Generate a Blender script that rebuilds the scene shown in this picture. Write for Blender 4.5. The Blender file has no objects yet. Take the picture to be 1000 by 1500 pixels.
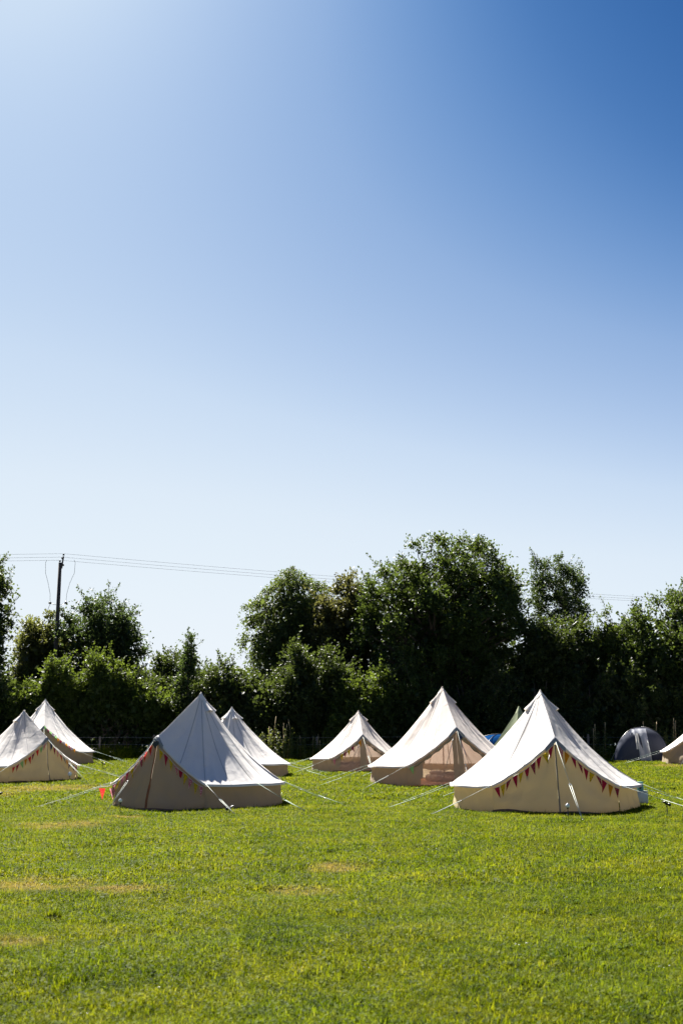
import bpy, math
import numpy as np
from mathutils import Vector, Matrix

R = math.radians
scene = bpy.context.scene
COL = scene.collection

# ------------------------------------------------------------------ camera
cam_d = bpy.data.cameras.new("camera")
cam = bpy.data.objects.new("camera", cam_d)
COL.objects.link(cam)
cam.location = (0, 0, 1.6)
cam.rotation_euler = (R(90 + 11.6), 0, 0)
cam_d.sensor_fit = 'VERTICAL'
cam_d.sensor_width = 24
cam_d.sensor_height = 36
cam_d.lens = 40.0
cam_d.clip_start = 0.1
cam_d.clip_end = 6000
cam_d.dof.use_dof = True
cam_d.dof.focus_distance = 30.0
cam_d.dof.aperture_fstop = 3.2
scene.camera = cam

# ------------------------------------------------------------------ light
SUN_EL, SUN_AZ = 46.8, -21.0          # azimuth from +Y, negative = to the left
world = bpy.data.worlds.new("World")
scene.world = world
world.use_nodes = True
wn = world.node_tree.nodes
wl = world.node_tree.links
bg = wn["Background"]
sky = wn.new("ShaderNodeTexSky")
sky.sky_type = 'NISHITA'
sky.sun_disc = False
sky.sun_elevation = R(SUN_EL)
sky.sun_rotation = R(SUN_AZ)
sky.altitude = 0
sky.air_density = 1.0
sky.dust_density = 0.34
sky.ozone_density = 1.0
# clear dry air, as through a polarised lens: one tone curve for the whole dome, deeper blue away from the sun
EXPOSURE = 2.1
SKY_STRENGTH = 0.1
sepc = wn.new("ShaderNodeSeparateColor")
wl.new(sky.outputs[0], sepc.inputs[0])
mr = wn.new("ShaderNodeMapRange"); mr.inputs[1].default_value = 2.0; mr.inputs[2].default_value = 10.0
wl.new(sepc.outputs[1], mr.inputs[0])
rmp = wn.new("ShaderNodeValToRGB"); rmp.color_ramp.interpolation = 'B_SPLINE'
tones = [(2.0, (30, 72, 136)), (2.9, (44, 94, 160)), (3.4, (72, 122, 186)), (3.8, (114, 155, 209)), (4.2, (146, 178, 222)), (4.8, (176, 201, 235)), (5.4, (201, 221, 244)), (6.4, (224, 237, 249)), (8.0, (231, 242, 251)), (10.0, (238, 245, 252))]
els = rmp.color_ramp.elements
while len(els) < len(tones):
    els.new(0.5)
lin = lambda v: ((v / 255 + 0.055) / 1.055) ** 2.4
for e_, (p_, c_) in zip(els, tones):
    e_.position = (p_ - 2.0) / 8.0
    e_.color = (lin(c_[0]), lin(c_[1]), lin(c_[2]), 1)
wl.new(mr.outputs[0], rmp.inputs[0])
sc2 = wn.new("ShaderNodeVectorMath"); sc2.operation = 'SCALE'; sc2.inputs["Scale"].default_value = 1 / (SKY_STRENGTH * 2 ** EXPOSURE)
wl.new(rmp.outputs[0], sc2.inputs[0])
wl.new(sc2.outputs[0], bg.inputs[0])
bg.inputs[1].default_value = SKY_STRENGTH

sun_d = bpy.data.lights.new("sun", 'SUN')
sun_d.energy = 5.0
sun_d.angle = R(0.53)
sun_d.color = (1.0, 0.955, 0.88)
sun = bpy.data.objects.new("sun", sun_d)
COL.objects.link(sun)
sdir = Vector((math.sin(R(SUN_AZ)) * math.cos(R(SUN_EL)), math.cos(R(SUN_AZ)) * math.cos(R(SUN_EL)), math.sin(R(SUN_EL))))
sun.rotation_euler = sdir.to_track_quat('Z', 'Y').to_euler()
sun.location = (-10, 30, 40)

scene.view_settings.view_transform = 'Standard'
scene.view_settings.look = 'None'
scene.view_settings.gamma = 1.0
scene.view_settings.use_curve_mapping = False
scene.view_settings.exposure = EXPOSURE
cy = scene.cycles
cy.max_bounces = 10
cy.diffuse_bounces = 5
cy.transmission_bounces = 6
cy.transparent_max_bounces = 12
cy.use_denoising = True
cy.sample_clamp_indirect = 6.0

# ------------------------------------------------------------------ helpers
def rng(seed):
    return np.random.default_rng(seed)

def tag(o, label, cat, group=None):
    o['label'] = label
    o['category'] = cat
    if group:
        o['group'] = group
    return o

def empty(name, loc, rz=0.0):
    o = bpy.data.objects.new(name, None)
    o.empty_display_size = 0.2
    o.location = loc
    o.rotation_euler = (0, 0, rz)
    COL.objects.link(o)
    return o

def link(name, me, parent=None, mats=None):
    if mats is not None:
        for m in (mats if isinstance(mats, (list, tuple)) else [mats]):
            me.materials.append(m)
    o = bpy.data.objects.new(name, me)
    COL.objects.link(o)
    if parent is not None:
        o.parent = parent
    return o

def npmesh(name, verts, quads=None, tris=None, smooth=True, mat_idx=None, attrs=None):
    """mesh from numpy arrays"""
    me = bpy.data.meshes.new(name)
    verts = np.asarray(verts, dtype=np.float32).reshape(-1, 3)
    nq = 0 if quads is None else len(quads)
    nt = 0 if tris is None else len(tris)
    loops = []
    starts = []
    tot = []
    if nq:
        q = np.asarray(quads, dtype=np.int32).reshape(-1, 4)
        loops.append(q.ravel())
        starts.append(np.arange(nq, dtype=np.int32) * 4)
        tot.append(np.full(nq, 4, np.int32))
    if nt:
        t = np.asarray(tris, dtype=np.int32).reshape(-1, 3)
        loops.append(t.ravel())
        starts.append(nq * 4 + np.arange(nt, dtype=np.int32) * 3)
        tot.append(np.full(nt, 3, np.int32))
    lv = np.concatenate(loops)
    me.vertices.add(len(verts))
    me.vertices.foreach_set("co", verts.ravel())
    me.loops.add(len(lv))
    me.loops.foreach_set("vertex_index", lv)
    me.polygons.add(nq + nt)
    me.polygons.foreach_set("loop_start", np.concatenate(starts))
    me.polygons.foreach_set("loop_total", np.concatenate(tot))
    if mat_idx is not None:
        me.polygons.foreach_set("material_index", np.asarray(mat_idx, dtype=np.int32))
    me.update(calc_edges=True)
    me.polygons.foreach_set("use_smooth", np.full(nq + nt, bool(smooth)))
    if attrs:
        for k, a in attrs.items():
            at = me.attributes.new(k, 'FLOAT', 'POINT')
            at.data.foreach_set("value", np.asarray(a, dtype=np.float32))
    me.validate()
    return me

class MB:
    """collects simple shapes for ONE mesh"""
    def __init__(s):
        s.v = []; s.q = []; s.t = []; s.qm = []; s.tm = []
    def add(s, verts, quads=(), tris=(), m=0):
        b = len(s.v)
        s.v.extend([tuple(p) for p in verts])
        for q in quads:
            s.q.append([b + i for i in q]); s.qm.append(m)
        for t in tris:
            s.t.append([b + i for i in t]); s.tm.append(m)
    def grid(s, P, m=0):
        """P: array (a,b,3)"""
        P = np.asarray(P)
        a, b = P.shape[:2]
        idx = np.arange(a * b).reshape(a, b)
        q = np.stack([idx[:-1, :-1], idx[1:, :-1], idx[1:, 1:], idx[:-1, 1:]], -1).reshape(-1, 4)
        s.add(P.reshape(-1, 3).tolist(), q.tolist(), m=m)
    def tube(s, pts, rad, sides=6, m=0, caps=True):
        pts = [Vector(p) for p in pts]
        n = len(pts)
        rad = list(rad) if hasattr(rad, '__len__') else [rad] * n
        ring = []
        up = None
        for i in range(n):
            d = (pts[min(i + 1, n - 1)] - pts[max(i - 1, 0)])
            if d.length < 1e-9:
                d = Vector((0, 0, 1))
            d.normalize()
            if up is None:
                a = Vector((0, 0, 1)) if abs(d.z) < 0.9 else Vector((1, 0, 0))
                up = d.cross(a).normalized()
            else:
                up = (up - d * up.dot(d))
                if up.length < 1e-6:
                    up = d.orthogonal()
                up.normalize()
            w = d.cross(up)
            for k in range(sides):
                an = 2 * math.pi * k / sides
                ring.append(pts[i] + (up * math.cos(an) + w * math.sin(an)) * rad[i])
        q = []
        for i in range(n - 1):
            for k in range(sides):
                k2 = (k + 1) % sides
                q.append((i * sides + k, i * sides + k2, (i + 1) * sides + k2, (i + 1) * sides + k))
        t = []
        if caps:
            c0 = len(ring); ring.append(pts[0]); ring.append(pts[-1])
            for k in range(sides):
                k2 = (k + 1) % sides
                t.append((c0, k2, k))
                t.append((c0 + 1, (n - 1) * sides + k, (n - 1) * sides + k2))
        s.add(ring, q, t, m)
    def box(s, c, d, rot=None, m=0, bev=0.0):
        x, y, z = d[0] / 2, d[1] / 2, d[2] / 2
        if bev <= 0:
            P = [(-x, -y, -z), (x, -y, -z), (x, y, -z), (-x, y, -z), (-x, -y, z), (x, -y, z), (x, y, z), (-x, y, z)]
            F = [(0, 3, 2, 1), (4, 5, 6, 7), (0, 1, 5, 4), (1, 2, 6, 5), (2, 3, 7, 6), (3, 0, 4, 7)]
        else:
            P = []
            F = []
            def ringxy(xx, yy, zz):
                b = bev
                return [(-xx + b, -yy, zz), (xx - b, -yy, zz), (xx, -yy + b, zz), (xx, yy - b, zz), (xx - b, yy, zz), (-xx + b, yy, zz), (-xx, yy - b, zz), (-xx, -yy + b, zz)]
            b = bev
            for (i, zz) in ((b, -z), (0, -z + b), (0, z - b), (b, z)):
                P += ringxy(x - i, y - i, zz)
            for r in range(3):
                for k in range(8):
                    k2 = (k + 1) % 8
                    F.append((r * 8 + k, r * 8 + k2, r * 8 + 8 + k2, r * 8 + 8 + k))
            F += [(0, 7, 2, 1), (7, 6, 3, 2), (6, 5, 4, 3)]
            F += [(24, 25, 26, 31), (31, 26, 27, 30), (30, 27, 28, 29)]
        M = rot if rot is not None else Matrix.Identity(3)
        s.add([Vector(c) + M @ Vector(p) for p in P], F, m=m)
    def lathe(s, prof, c=(0, 0, 0), n=16, m=0, M=None):
        P = []
        for (r, z) in prof:
            for k in range(n):
                a = 2 * math.pi * k / n
                v = Vector((r * math.cos(a), r * math.sin(a), z))
                P.append(Vector(c) + (M @ v if M is not None else v))
        F = []
        for i in range(len(prof) - 1):
            for k in range(n):
                k2 = (k + 1) % n
                F.append((i * n + k, i * n + k2, (i + 1) * n + k2, (i + 1) * n + k))
        s.add(P, F, m=m)
    def build(s, name, mats, parent=None, smooth=True):
        me = npmesh(name, s.v, s.q or None, s.t or None, smooth, s.qm + s.tm)
        return link(name, me, parent, mats)

# ------------------------------------------------------------------ materials
def new_mat(name):
    m = bpy.data.materials.new(name)
    m.use_nodes = True
    m.node_tree.nodes.clear()
    nt = m.node_tree
    out = nt.nodes.new("ShaderNodeOutputMaterial")
    return m, nt, nt.nodes, nt.links, out

def noise(nt, scale, detail=4, rough=0.55, coord=None, dist=0.0):
    n = nt.nodes.new("ShaderNodeTexNoise")
    n.inputs["Scale"].default_value = scale
    n.inputs["Detail"].default_value = detail
    n.inputs["Roughness"].default_value = rough
    n.inputs["Distortion"].default_value = dist
    if coord is not None:
        nt.links.new(coord, n.inputs["Vector"])
    return n.outputs["Fac"]

def ramp(nt, fac, stops):
    r = nt.nodes.new("ShaderNodeValToRGB")
    el = r.color_ramp.elements
    while len(el) < len(stops):
        el.new(0.5)
    for e, (p, c) in zip(el, stops):
        e.position = p
        e.color = (c[0], c[1], c[2], 1) if hasattr(c, '__len__') else (c, c, c, 1)
    nt.links.new(fac, r.inputs[0])
    return r.outputs[0]

def mixc(nt, fac, a, b, mode='MIX'):
    n = nt.nodes.new("ShaderNodeMix")
    n.data_type = 'RGBA'
    n.blend_type = mode
    for sock, v in ((n.inputs[0], fac), (n.inputs[6], a), (n.inputs[7], b)):
        if isinstance(v, (int, float)):
            sock.default_value = v
        elif isinstance(v, tuple):
            sock.default_value = (v[0], v[1], v[2], 1)
        else:
            nt.links.new(v, sock)
    return n.outputs[2]

def math_n(nt, op, a, b=0.0, clamp=False):
    n = nt.nodes.new("ShaderNodeMath")
    n.operation = op
    n.use_clamp = clamp
    for sock, v in zip(n.inputs, (a, b)):
        if isinstance(v, (int, float)):
            sock.default_value = v
        else:
            nt.links.new(v, sock)
    return n.outputs[0]

def bump(nt, h, strength, dist=0.01):
    b = nt.nodes.new("ShaderNodeBump")
    b.inputs["Strength"].default_value = strength
    b.inputs["Distance"].default_value = dist
    nt.links.new(h, b.inputs["Height"])
    return b.outputs[0]

def coord(nt, which="Object"):
    return nt.nodes.new("ShaderNodeTexCoord").outputs[which]

def principled(nt, **kw):
    p = nt.nodes.new("ShaderNodeBsdfPrincipled")
    for k, v in kw.items():
        k = k.replace('_', ' ')
        if isinstance(v, (int, float)):
            p.inputs[k].default_value = v
        elif isinstance(v, tuple):
            p.inputs[k].default_value = (v[0], v[1], v[2], 1)
        else:
            nt.links.new(v, p.inputs[k])
    return p

def mat_plain(name, col, rough=0.6, var=0.12, scale=8.0, metallic=0.0, bumpy=0.0, spec=0.5):
    m, nt, N, L, out = new_mat(name)
    co = coord(nt)
    n = noise(nt, scale, 5, coord=co)
    lo = tuple(c * (1 - var) for c in col)
    hi = tuple(min(1, c * (1 + var)) for c in col)
    c = ramp(nt, n, [(0.3, lo), (0.7, hi)])
    p = principled(nt, Base_Color=c, Roughness=rough, Metallic=metallic)
    p.inputs["Specular IOR Level"].default_value = spec
    if bumpy:
        L.new(bump(nt, noise(nt, scale * 6, 4, coord=co), bumpy, 0.01), p.inputs["Normal"])
    L.new(p.outputs[0], out.inputs[0])
    return m

def mat_cloth(name, col, trans_col, trans=0.2, var=0.06, stains=0.12, rough=0.9, weave=0.4, dirt=None, spec=0.15):
    """woven canvas: diffuse with a share of light passing through"""
    m, nt, N, L, out = new_mat(name)
    co = coord(nt)
    big = noise(nt, 1.3, 5, 0.6, co, 0.4)
    fine = noise(nt, 26, 3, 0.6, co)
    f = math_n(nt, 'ADD', math_n(nt, 'MULTIPLY', big, 0.65), math_n(nt, 'MULTIPLY', fine, 0.35))
    lo = tuple(c * (1 - var - stains * 0.5) for c in col)
    hi = tuple(min(0.95, c * (1 + var)) for c in col)
    c = ramp(nt, f, [(0.28, lo), (0.45, col), (0.7, hi)])
    if dirt:
        sep = N.new("ShaderNodeSeparateXYZ")
        L.new(co, sep.inputs[0])
        k = math_n(nt, 'SUBTRACT', 1.0, math_n(nt, 'DIVIDE', sep.outputs[2], dirt), True)
        k = math_n(nt, 'MULTIPLY', math_n(nt, 'POWER', k, 2.0), math_n(nt, 'ADD', noise(nt, 7, 5, 0.65, co), 0.25), True)
        c = mixc(nt, k, c, (0.20, 0.17, 0.11))
    p = principled(nt, Base_Color=c, Roughness=rough)
    p.inputs["Specular IOR Level"].default_value = spec
    b = bump(nt, math_n(nt, 'ADD', math_n(nt, 'MULTIPLY', fine, 0.05), noise(nt, 2.6, 2, 0.5, co, 0.9)), weave, 0.05)
    L.new(b, p.inputs["Normal"])
    t = N.new("ShaderNodeBsdfTranslucent")
    t.inputs[0].default_value = (*trans_col, 1)
    mx = N.new("ShaderNodeMixShader")
    mx.inputs[0].default_value = trans
    L.new(p.outputs[0], mx.inputs[1])
    L.new(t.outputs[0], mx.inputs[2])
    L.new(mx.outputs[0], out.inputs[0])
    return m

def mat_leaf(name, dark, light, trans_col, trans=0.38, rough=0.55, spec=0.28):
    m, nt, N, L, out = new_mat(name)
    a = N.new("ShaderNodeAttribute")
    a.attribute_name = "rnd"
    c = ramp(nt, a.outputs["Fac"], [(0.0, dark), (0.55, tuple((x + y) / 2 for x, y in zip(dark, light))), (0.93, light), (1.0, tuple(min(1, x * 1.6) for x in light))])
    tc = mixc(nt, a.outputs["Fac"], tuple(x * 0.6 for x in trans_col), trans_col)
    p = principled(nt, Base_Color=c, Roughness=rough)
    p.inputs["Specular IOR Level"].default_value = spec
    t = N.new("ShaderNodeBsdfTranslucent")
    L.new(tc, t.inputs[0])
    mx = N.new("ShaderNodeMixShader")
    mx.inputs[0].default_value = trans
    L.new(p.outputs[0], mx.inputs[1])
    L.new(t.outputs[0], mx.inputs[2])
    L.new(mx.outputs[0], out.inputs[0])
    return m

DRY = [(-3.5, 13.5, 0.95, 1.0), (-2.5, 13.2, 0.8, 0.6), (-0.42, 13.06, 0.5, 0.55), (-0.05, 15.7, 0.55, 0.8),
       (-2.7, 9.7, 0.45, 0.4), (-5.6, 23.6, 1.1, 1.4), (-4.75, 25.9, 0.55, 0.5),
       (14.3, 51.0, 1.4, 1.2), (-9.0, 36.0, 2.2, 2.0), (-10.5, 33.5, 1.6, 1.6)]

def lawn_colour(nt, blade):
    """colour of the turf from world position: lush and dry areas, worn patches"""
    N, L = nt.nodes, nt.links
    geo = N.new("ShaderNodeNewGeometry")
    pos = geo.outputs["Position"]
    n1 = noise(nt, 0.55, 6, 0.62, pos, 0.3)
    n2 = noise(nt, 3.2, 5, 0.65, pos, 0.5)
    f = math_n(nt, 'ADD', math_n(nt, 'MULTIPLY', n1, 0.5), math_n(nt, 'MULTIPLY', n2, 0.5))
    if blade:
        a = N.new("ShaderNodeAttribute")
        a.attribute_name = "rnd"
        f = math_n(nt, 'ADD', math_n(nt, 'MULTIPLY', f, 0.72), math_n(nt, 'MULTIPLY', a.outputs["Fac"], 0.28))
        n4 = noise(nt, 9, 5, 0.75, pos, 0.8)
        f = math_n(nt, 'ADD', math_n(nt, 'MULTIPLY', f, 0.50), math_n(nt, 'MULTIPLY', n4, 0.50))
        c = ramp(nt, f, [(0.36, (0.012, 0.026, 0.002)), (0.44, (0.050, 0.070, 0.003)), (0.51, (0.108, 0.126, 0.005)), (0.59, (0.170, 0.176, 0.013)), (0.68, (0.23, 0.20, 0.055))])
        lush = ramp(nt, noise(nt, 0.8, 4, 0.6, pos, 0.5), [(0.40, 1.0), (0.60, 0.0)])
        c = mixc(nt, lush, c, mixc(nt, 1.0, c, (0.80, 0.92, 0.95), 'MULTIPLY'))
    else:
        c = ramp(nt, f, [(0.30, (0.024, 0.036, 0.006)), (0.47, (0.050, 0.062, 0.010)), (0.6, (0.080, 0.088, 0.014)), (0.74, (0.13, 0.115, 0.038))])
    tot = None
    sep = N.new("ShaderNodeSeparateXYZ")
    L.new(pos, sep.inputs[0])
    for (x, y, rx, ry) in DRY:
        dx = math_n(nt, 'DIVIDE', math_n(nt, 'SUBTRACT', sep.outputs[0], x), rx)
        dy = math_n(nt, 'DIVIDE', math_n(nt, 'SUBTRACT', sep.outputs[1], y), ry)
        d = math_n(nt, 'ADD', math_n(nt, 'MULTIPLY', dx, dx), math_n(nt, 'MULTIPLY', dy, dy))
        k = math_n(nt, 'SUBTRACT', 1.0, d, True)
        tot = k if tot is None else math_n(nt, 'MAXIMUM', tot, k)
    n3 = noise(nt, 3.4, 7, 0.75, pos, 0.6)
    k = math_n(nt, 'MULTIPLY', math_n(nt, 'POWER', tot, 1.3), math_n(nt, 'MULTIPLY', math_n(nt, 'SUBTRACT', n3, 0.38, True), 6.0), True)
    if blade:
        k = math_n(nt, 'MULTIPLY', k, 0.85)
    return mixc(nt, k, c, (0.22, 0.165, 0.07)), f

def mat_ground():
    m, nt, N, L, out = new_mat("turf")
    c, f = lawn_colour(nt, False)
    geo = N.new("ShaderNodeNewGeometry")
    fine = noise(nt, 38, 4, 0.7, geo.outputs["Position"])
    c = mixc(nt, math_n(nt, 'MULTIPLY', fine, 0.8), c, mixc(nt, 1.0, c, (0.35, 0.35, 0.3), 'MULTIPLY'))
    p = principled(nt, Base_Color=c, Roughness=0.95)
    p.inputs["Specular IOR Level"].default_value = 0.1
    L.new(bump(nt, fine, 0.8, 0.03), p.inputs["Normal"])
    L.new(p.outputs[0], out.inputs[0])
    return m

def mat_grass():
    m, nt, N, L, out = new_mat("grass_blade")
    c, f = lawn_colour(nt, True)
    p = principled(nt, Base_Color=c, Roughness=0.7)
    p.inputs["Specular IOR Level"].default_value = 0.06
    t = N.new("ShaderNodeBsdfTranslucent")
    L.new(mixc(nt, 1.0, c, (1.8, 1.75, 0.9), 'MULTIPLY'), t.inputs[0])
    mx = N.new("ShaderNodeMixShader")
    mx.inputs[0].default_value = 0.42
    L.new(p.outputs[0], mx.inputs[1])
    L.new(t.outputs[0], mx.inputs[2])
    L.new(mx.outputs[0], out.inputs[0])
    return m

def mat_mesh_net():
    m, nt, N, L, out = new_mat("insect_net")
    d = N.new("ShaderNodeBsdfDiffuse")
    d.inputs[0].default_value = (0.60, 0.42, 0.32, 1)
    tl = N.new("ShaderNodeBsdfTranslucent")
    tl.inputs[0].default_value = (0.85, 0.62, 0.48, 1)
    a = N.new("ShaderNodeMixShader")
    a.inputs[0].default_value = 0.5
    L.new(d.outputs[0], a.inputs[1]); L.new(tl.outputs[0], a.inputs[2])
    tr = N.new("ShaderNodeBsdfTransparent")
    tr.inputs[0].default_value = (1, 1, 1, 1)
    b = N.new("ShaderNodeMixShader")
    b.inputs[0].default_value = 0.5
    L.new(tr.outputs[0], b.inputs[1]); L.new(a.outputs[0], b.inputs[2])
    L.new(b.outputs[0], out.inputs[0])
    return m

def mat_dots(name, col, dot, scale=28.0, thr=0.32):
    m, nt, N, L, out = new_mat(name)
    v = N.new("ShaderNodeTexVoronoi")
    v.inputs["Scale"].default_value = scale
    L.new(coord(nt), v.inputs["Vector"])
    k = math_n(nt, 'LESS_THAN', v.outputs["Distance"], thr)
    c = mixc(nt, k, col, dot)
    d = N.new("ShaderNodeBsdfDiffuse"); L.new(c, d.inputs[0])
    t = N.new("ShaderNodeBsdfTranslucent"); L.new(c, t.inputs[0])
    mx = N.new("ShaderNodeMixShader"); mx.inputs[0].default_value = 0.35
    L.new(d.outputs[0], mx.inputs[1]); L.new(t.outputs[0], mx.inputs[2])
    L.new(mx.outputs[0], out.inputs[0])
    return m

M = {}
M['ground'] = mat_ground()
M['grass'] = mat_grass()
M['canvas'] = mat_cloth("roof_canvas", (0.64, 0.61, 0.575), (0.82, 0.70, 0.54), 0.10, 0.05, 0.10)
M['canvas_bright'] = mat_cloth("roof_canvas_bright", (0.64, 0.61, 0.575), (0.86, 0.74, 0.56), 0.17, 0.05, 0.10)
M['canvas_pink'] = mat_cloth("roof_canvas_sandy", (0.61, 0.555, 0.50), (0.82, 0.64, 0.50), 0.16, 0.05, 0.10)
M['wall'] = mat_cloth("wall_canvas_shaded", (0.31, 0.25, 0.17), (0.66, 0.51, 0.33), 0.26, 0.06, 0.14, dirt=0.22)  # wall cloth coloured darker to carry the shade on the tent fronts
M['wall_glow'] = mat_cloth("wall_canvas_glow", (0.56, 0.475, 0.28), (0.90, 0.75, 0.42), 0.42, 0.06, 0.14, dirt=0.22)  # same cloth, paler and warmer to carry light coming through the tent
M['seam'] = mat_plain("seam_tape", (0.40, 0.38, 0.36), 0.9, 0.1)
M['trim'] = mat_plain("canvas_trim", (0.62, 0.60, 0.54), 0.9, 0.1)
M['patch'] = mat_plain("grey_reinforcement", (0.22, 0.22, 0.23), 0.8, 0.15)
M['net'] = mat_mesh_net()
M['groundsheet'] = mat_plain("brown_groundsheet", (0.10, 0.045, 0.028), 0.6, 0.25)
M['groundsheet_orange'] = mat_plain("orange_groundsheet", (0.42, 0.16, 0.05), 0.6, 0.25)
M['tarp'] = mat_plain("grey_tarp", (0.25, 0.25, 0.28), 0.45, 0.35, 5, bumpy=0.6)
M['rope'] = mat_plain("pale_rope", (0.48, 0.52, 0.47), 0.8, 0.1)
M['rope_green'] = mat_plain("greenish_rope", (0.32, 0.42, 0.34), 0.8, 0.1)
M['metal'] = mat_plain("steel", (0.45, 0.45, 0.46), 0.35, 0.1, metallic=1.0)
M['black'] = mat_plain("black_plastic", (0.012, 0.012, 0.014), 0.35, 0.2)
M['slider'] = mat_plain("slider_plastic", (0.55, 0.57, 0.58), 0.5, 0.1)
M['zip'] = mat_plain("zip_tape", (0.17, 0.14, 0.10), 0.7, 0.2)
M['slit_glow'] = mat_plain("orange_slit_glow", (0.22, 0.07, 0.02), 0.8, 0.5, 3)  # orange stands in for the glow inside the open door gap
M['white'] = mat_plain("white_plastic", (0.75, 0.75, 0.73), 0.3, 0.05)
M['teal'] = mat_plain("teal_card", (0.12, 0.32, 0.29), 0.6, 0.1)
M['boxgrey'] = mat_plain("pale_grey_plastic", (0.48, 0.50, 0.48), 0.5, 0.08)
M['slate'] = mat_plain("dark_slate", (0.012, 0.022, 0.03), 0.7, 0.3)
M['wood_pole'] = mat_plain("creosoted_wood", (0.055, 0.045, 0.04), 0.9, 0.35, 6, bumpy=0.5)
M['post'] = mat_plain("weathered_post", (0.16, 0.13, 0.10), 0.9, 0.3, 6, bumpy=0.5)
M['wire'] = mat_plain("cable", (0.035, 0.035, 0.04), 0.9, 0.1, spec=0.0)
M['bark'] = mat_plain("bark", (0.050, 0.040, 0.030), 0.95, 0.4, 3, bumpy=1.0)
M['birch_bark'] = mat_plain("pale_bark", (0.26, 0.20, 0.15), 0.9, 0.4, 4, bumpy=0.6)
M['stem'] = mat_plain("green_stem", (0.10, 0.13, 0.04), 0.8, 0.3)
M['straw'] = mat_plain("dry_stalk", (0.34, 0.26, 0.14), 0.9, 0.3)
M['fly_dark'] = mat_cloth("dark_grey_nylon", (0.048, 0.053, 0.072), (0.12, 0.125, 0.17), 0.15, 0.1, 0.1, 0.8, spec=0.02)
M['fly_light'] = mat_cloth("light_grey_nylon", (0.42, 0.43, 0.47), (0.55, 0.56, 0.62), 0.35, 0.1, 0.1, 0.6)
M['fly_white'] = mat_cloth("white_inner", (0.62, 0.60, 0.56), (0.7, 0.68, 0.62), 0.35)
M['fly_blue'] = mat_cloth("blue_nylon", (0.006, 0.040, 0.13), (0.012, 0.08, 0.26), 0.2, 0.1, 0.1, 0.9, spec=0.0)
M['fly_green'] = mat_cloth("green_canvas", (0.24, 0.27, 0.17), (0.40, 0.45, 0.28), 0.25)
M['blanket'] = mat_plain("dark_blanket", (0.07, 0.06, 0.07), 0.95, 0.3)
M['pillow'] = mat_plain("pillow_case", (0.45, 0.40, 0.36), 0.95, 0.1)
FL = {
    'red': mat_dots("red_cotton", (0.55, 0.035, 0.03), (0.62, 0.10, 0.08)),
    'pink': mat_dots("pink_print", (0.52, 0.16, 0.20), (0.75, 0.50, 0.50), 40, 0.35),
    'magenta': mat_dots("magenta_cotton", (0.36, 0.020, 0.055), (0.42, 0.035, 0.07)),
    'plum': mat_dots("plum_print", (0.26, 0.03, 0.055), (0.50, 0.25, 0.25), 36, 0.28),
    'yellow': mat_dots("yellow_dotted", (0.62, 0.42, 0.03), (0.16, 0.13, 0.03), 26, 0.30),
    'orange': mat_dots("orange_cotton", (0.62, 0.25, 0.02), (0.66, 0.30, 0.05)),
    'green': mat_dots("green_cotton", (0.25, 0.50, 0.16), (0.35, 0.58, 0.25)),
    'navy': mat_dots("navy_print", (0.03, 0.04, 0.10), (0.12, 0.13, 0.22)),
    'grey': mat_dots("mauve_print", (0.20, 0.15, 0.20), (0.35, 0.28, 0.32)),
}
LEAF = {
    'oak': mat_leaf("oak_leaf", (0.0144, 0.0286, 0.0072), (0.0396, 0.0647, 0.0126), (0.1058, 0.1495, 0.0216)),
    'birch': mat_leaf("birch_leaf", (0.0216, 0.0370, 0.0090), (0.0504, 0.0756, 0.0162), (0.1469, 0.1932, 0.0369), 0.42),
    'ash': mat_leaf("ash_leaf", (0.0144, 0.0302, 0.0090), (0.0396, 0.0605, 0.0180), (0.0936, 0.1361, 0.0297)),
    'brown': mat_leaf("bronze_leaf", (0.0238, 0.0286, 0.0090), (0.0605, 0.0647, 0.0189), (0.1598, 0.1571, 0.0369)),
    'bright': mat_leaf("bright_leaf", (0.0173, 0.0344, 0.0063), (0.0504, 0.0773, 0.0117), (0.1469, 0.1999, 0.0216), 0.40),
    'hedge': mat_leaf("hedge_leaf", (0.0115, 0.0235, 0.0072), (0.0367, 0.0538, 0.0126), (0.1001, 0.1361, 0.0216)),
    'olive': mat_leaf("olive_leaf", (0.0266, 0.0361, 0.0090), (0.0727, 0.0823, 0.0216), (0.2002, 0.2142, 0.0432), 0.42),
    'weed': mat_leaf("lawn_weed_leaf", (0.018, 0.040, 0.006), (0.050, 0.085, 0.010), (0.12, 0.18, 0.02), 0.3, 0.85, 0.02),
    'nettle': mat_leaf("nettle_leaf", (0.0396, 0.0571, 0.0126), (0.1001, 0.1176, 0.0297), (0.2268, 0.2570, 0.0432), 0.42, 0.6),
}

# ------------------------------------------------------------------ terrain
def gz(x, y):
    """height of the field: level near the camera, rising gently to the hedge"""
    x = np.asarray(x, dtype=float); y = np.asarray(y, dtype=float)
    yy = np.minimum(y, 62.0)
    t = yy - 27
    z = 0.03 * (t / 2 + np.sqrt(t * t / 4 + 4)) - 0.03 * 0.145
    w = 0.012 * np.sin(x * 1.9 + 0.7 * y) + 0.010 * np.sin(2.7 * y - 0.9 * x + 1.3) + 0.016 * np.sin(0.55 * x + 0.31 * y) + 0.007 * np.sin(4.1 * x - 3.3 * y)
    return z + w * np.clip((90 - np.abs(x)) / 40, 0, 1) * np.clip((120 - y) / 40, 0, 1)

def G(x, y):
    return float(gz(x, y))

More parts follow.
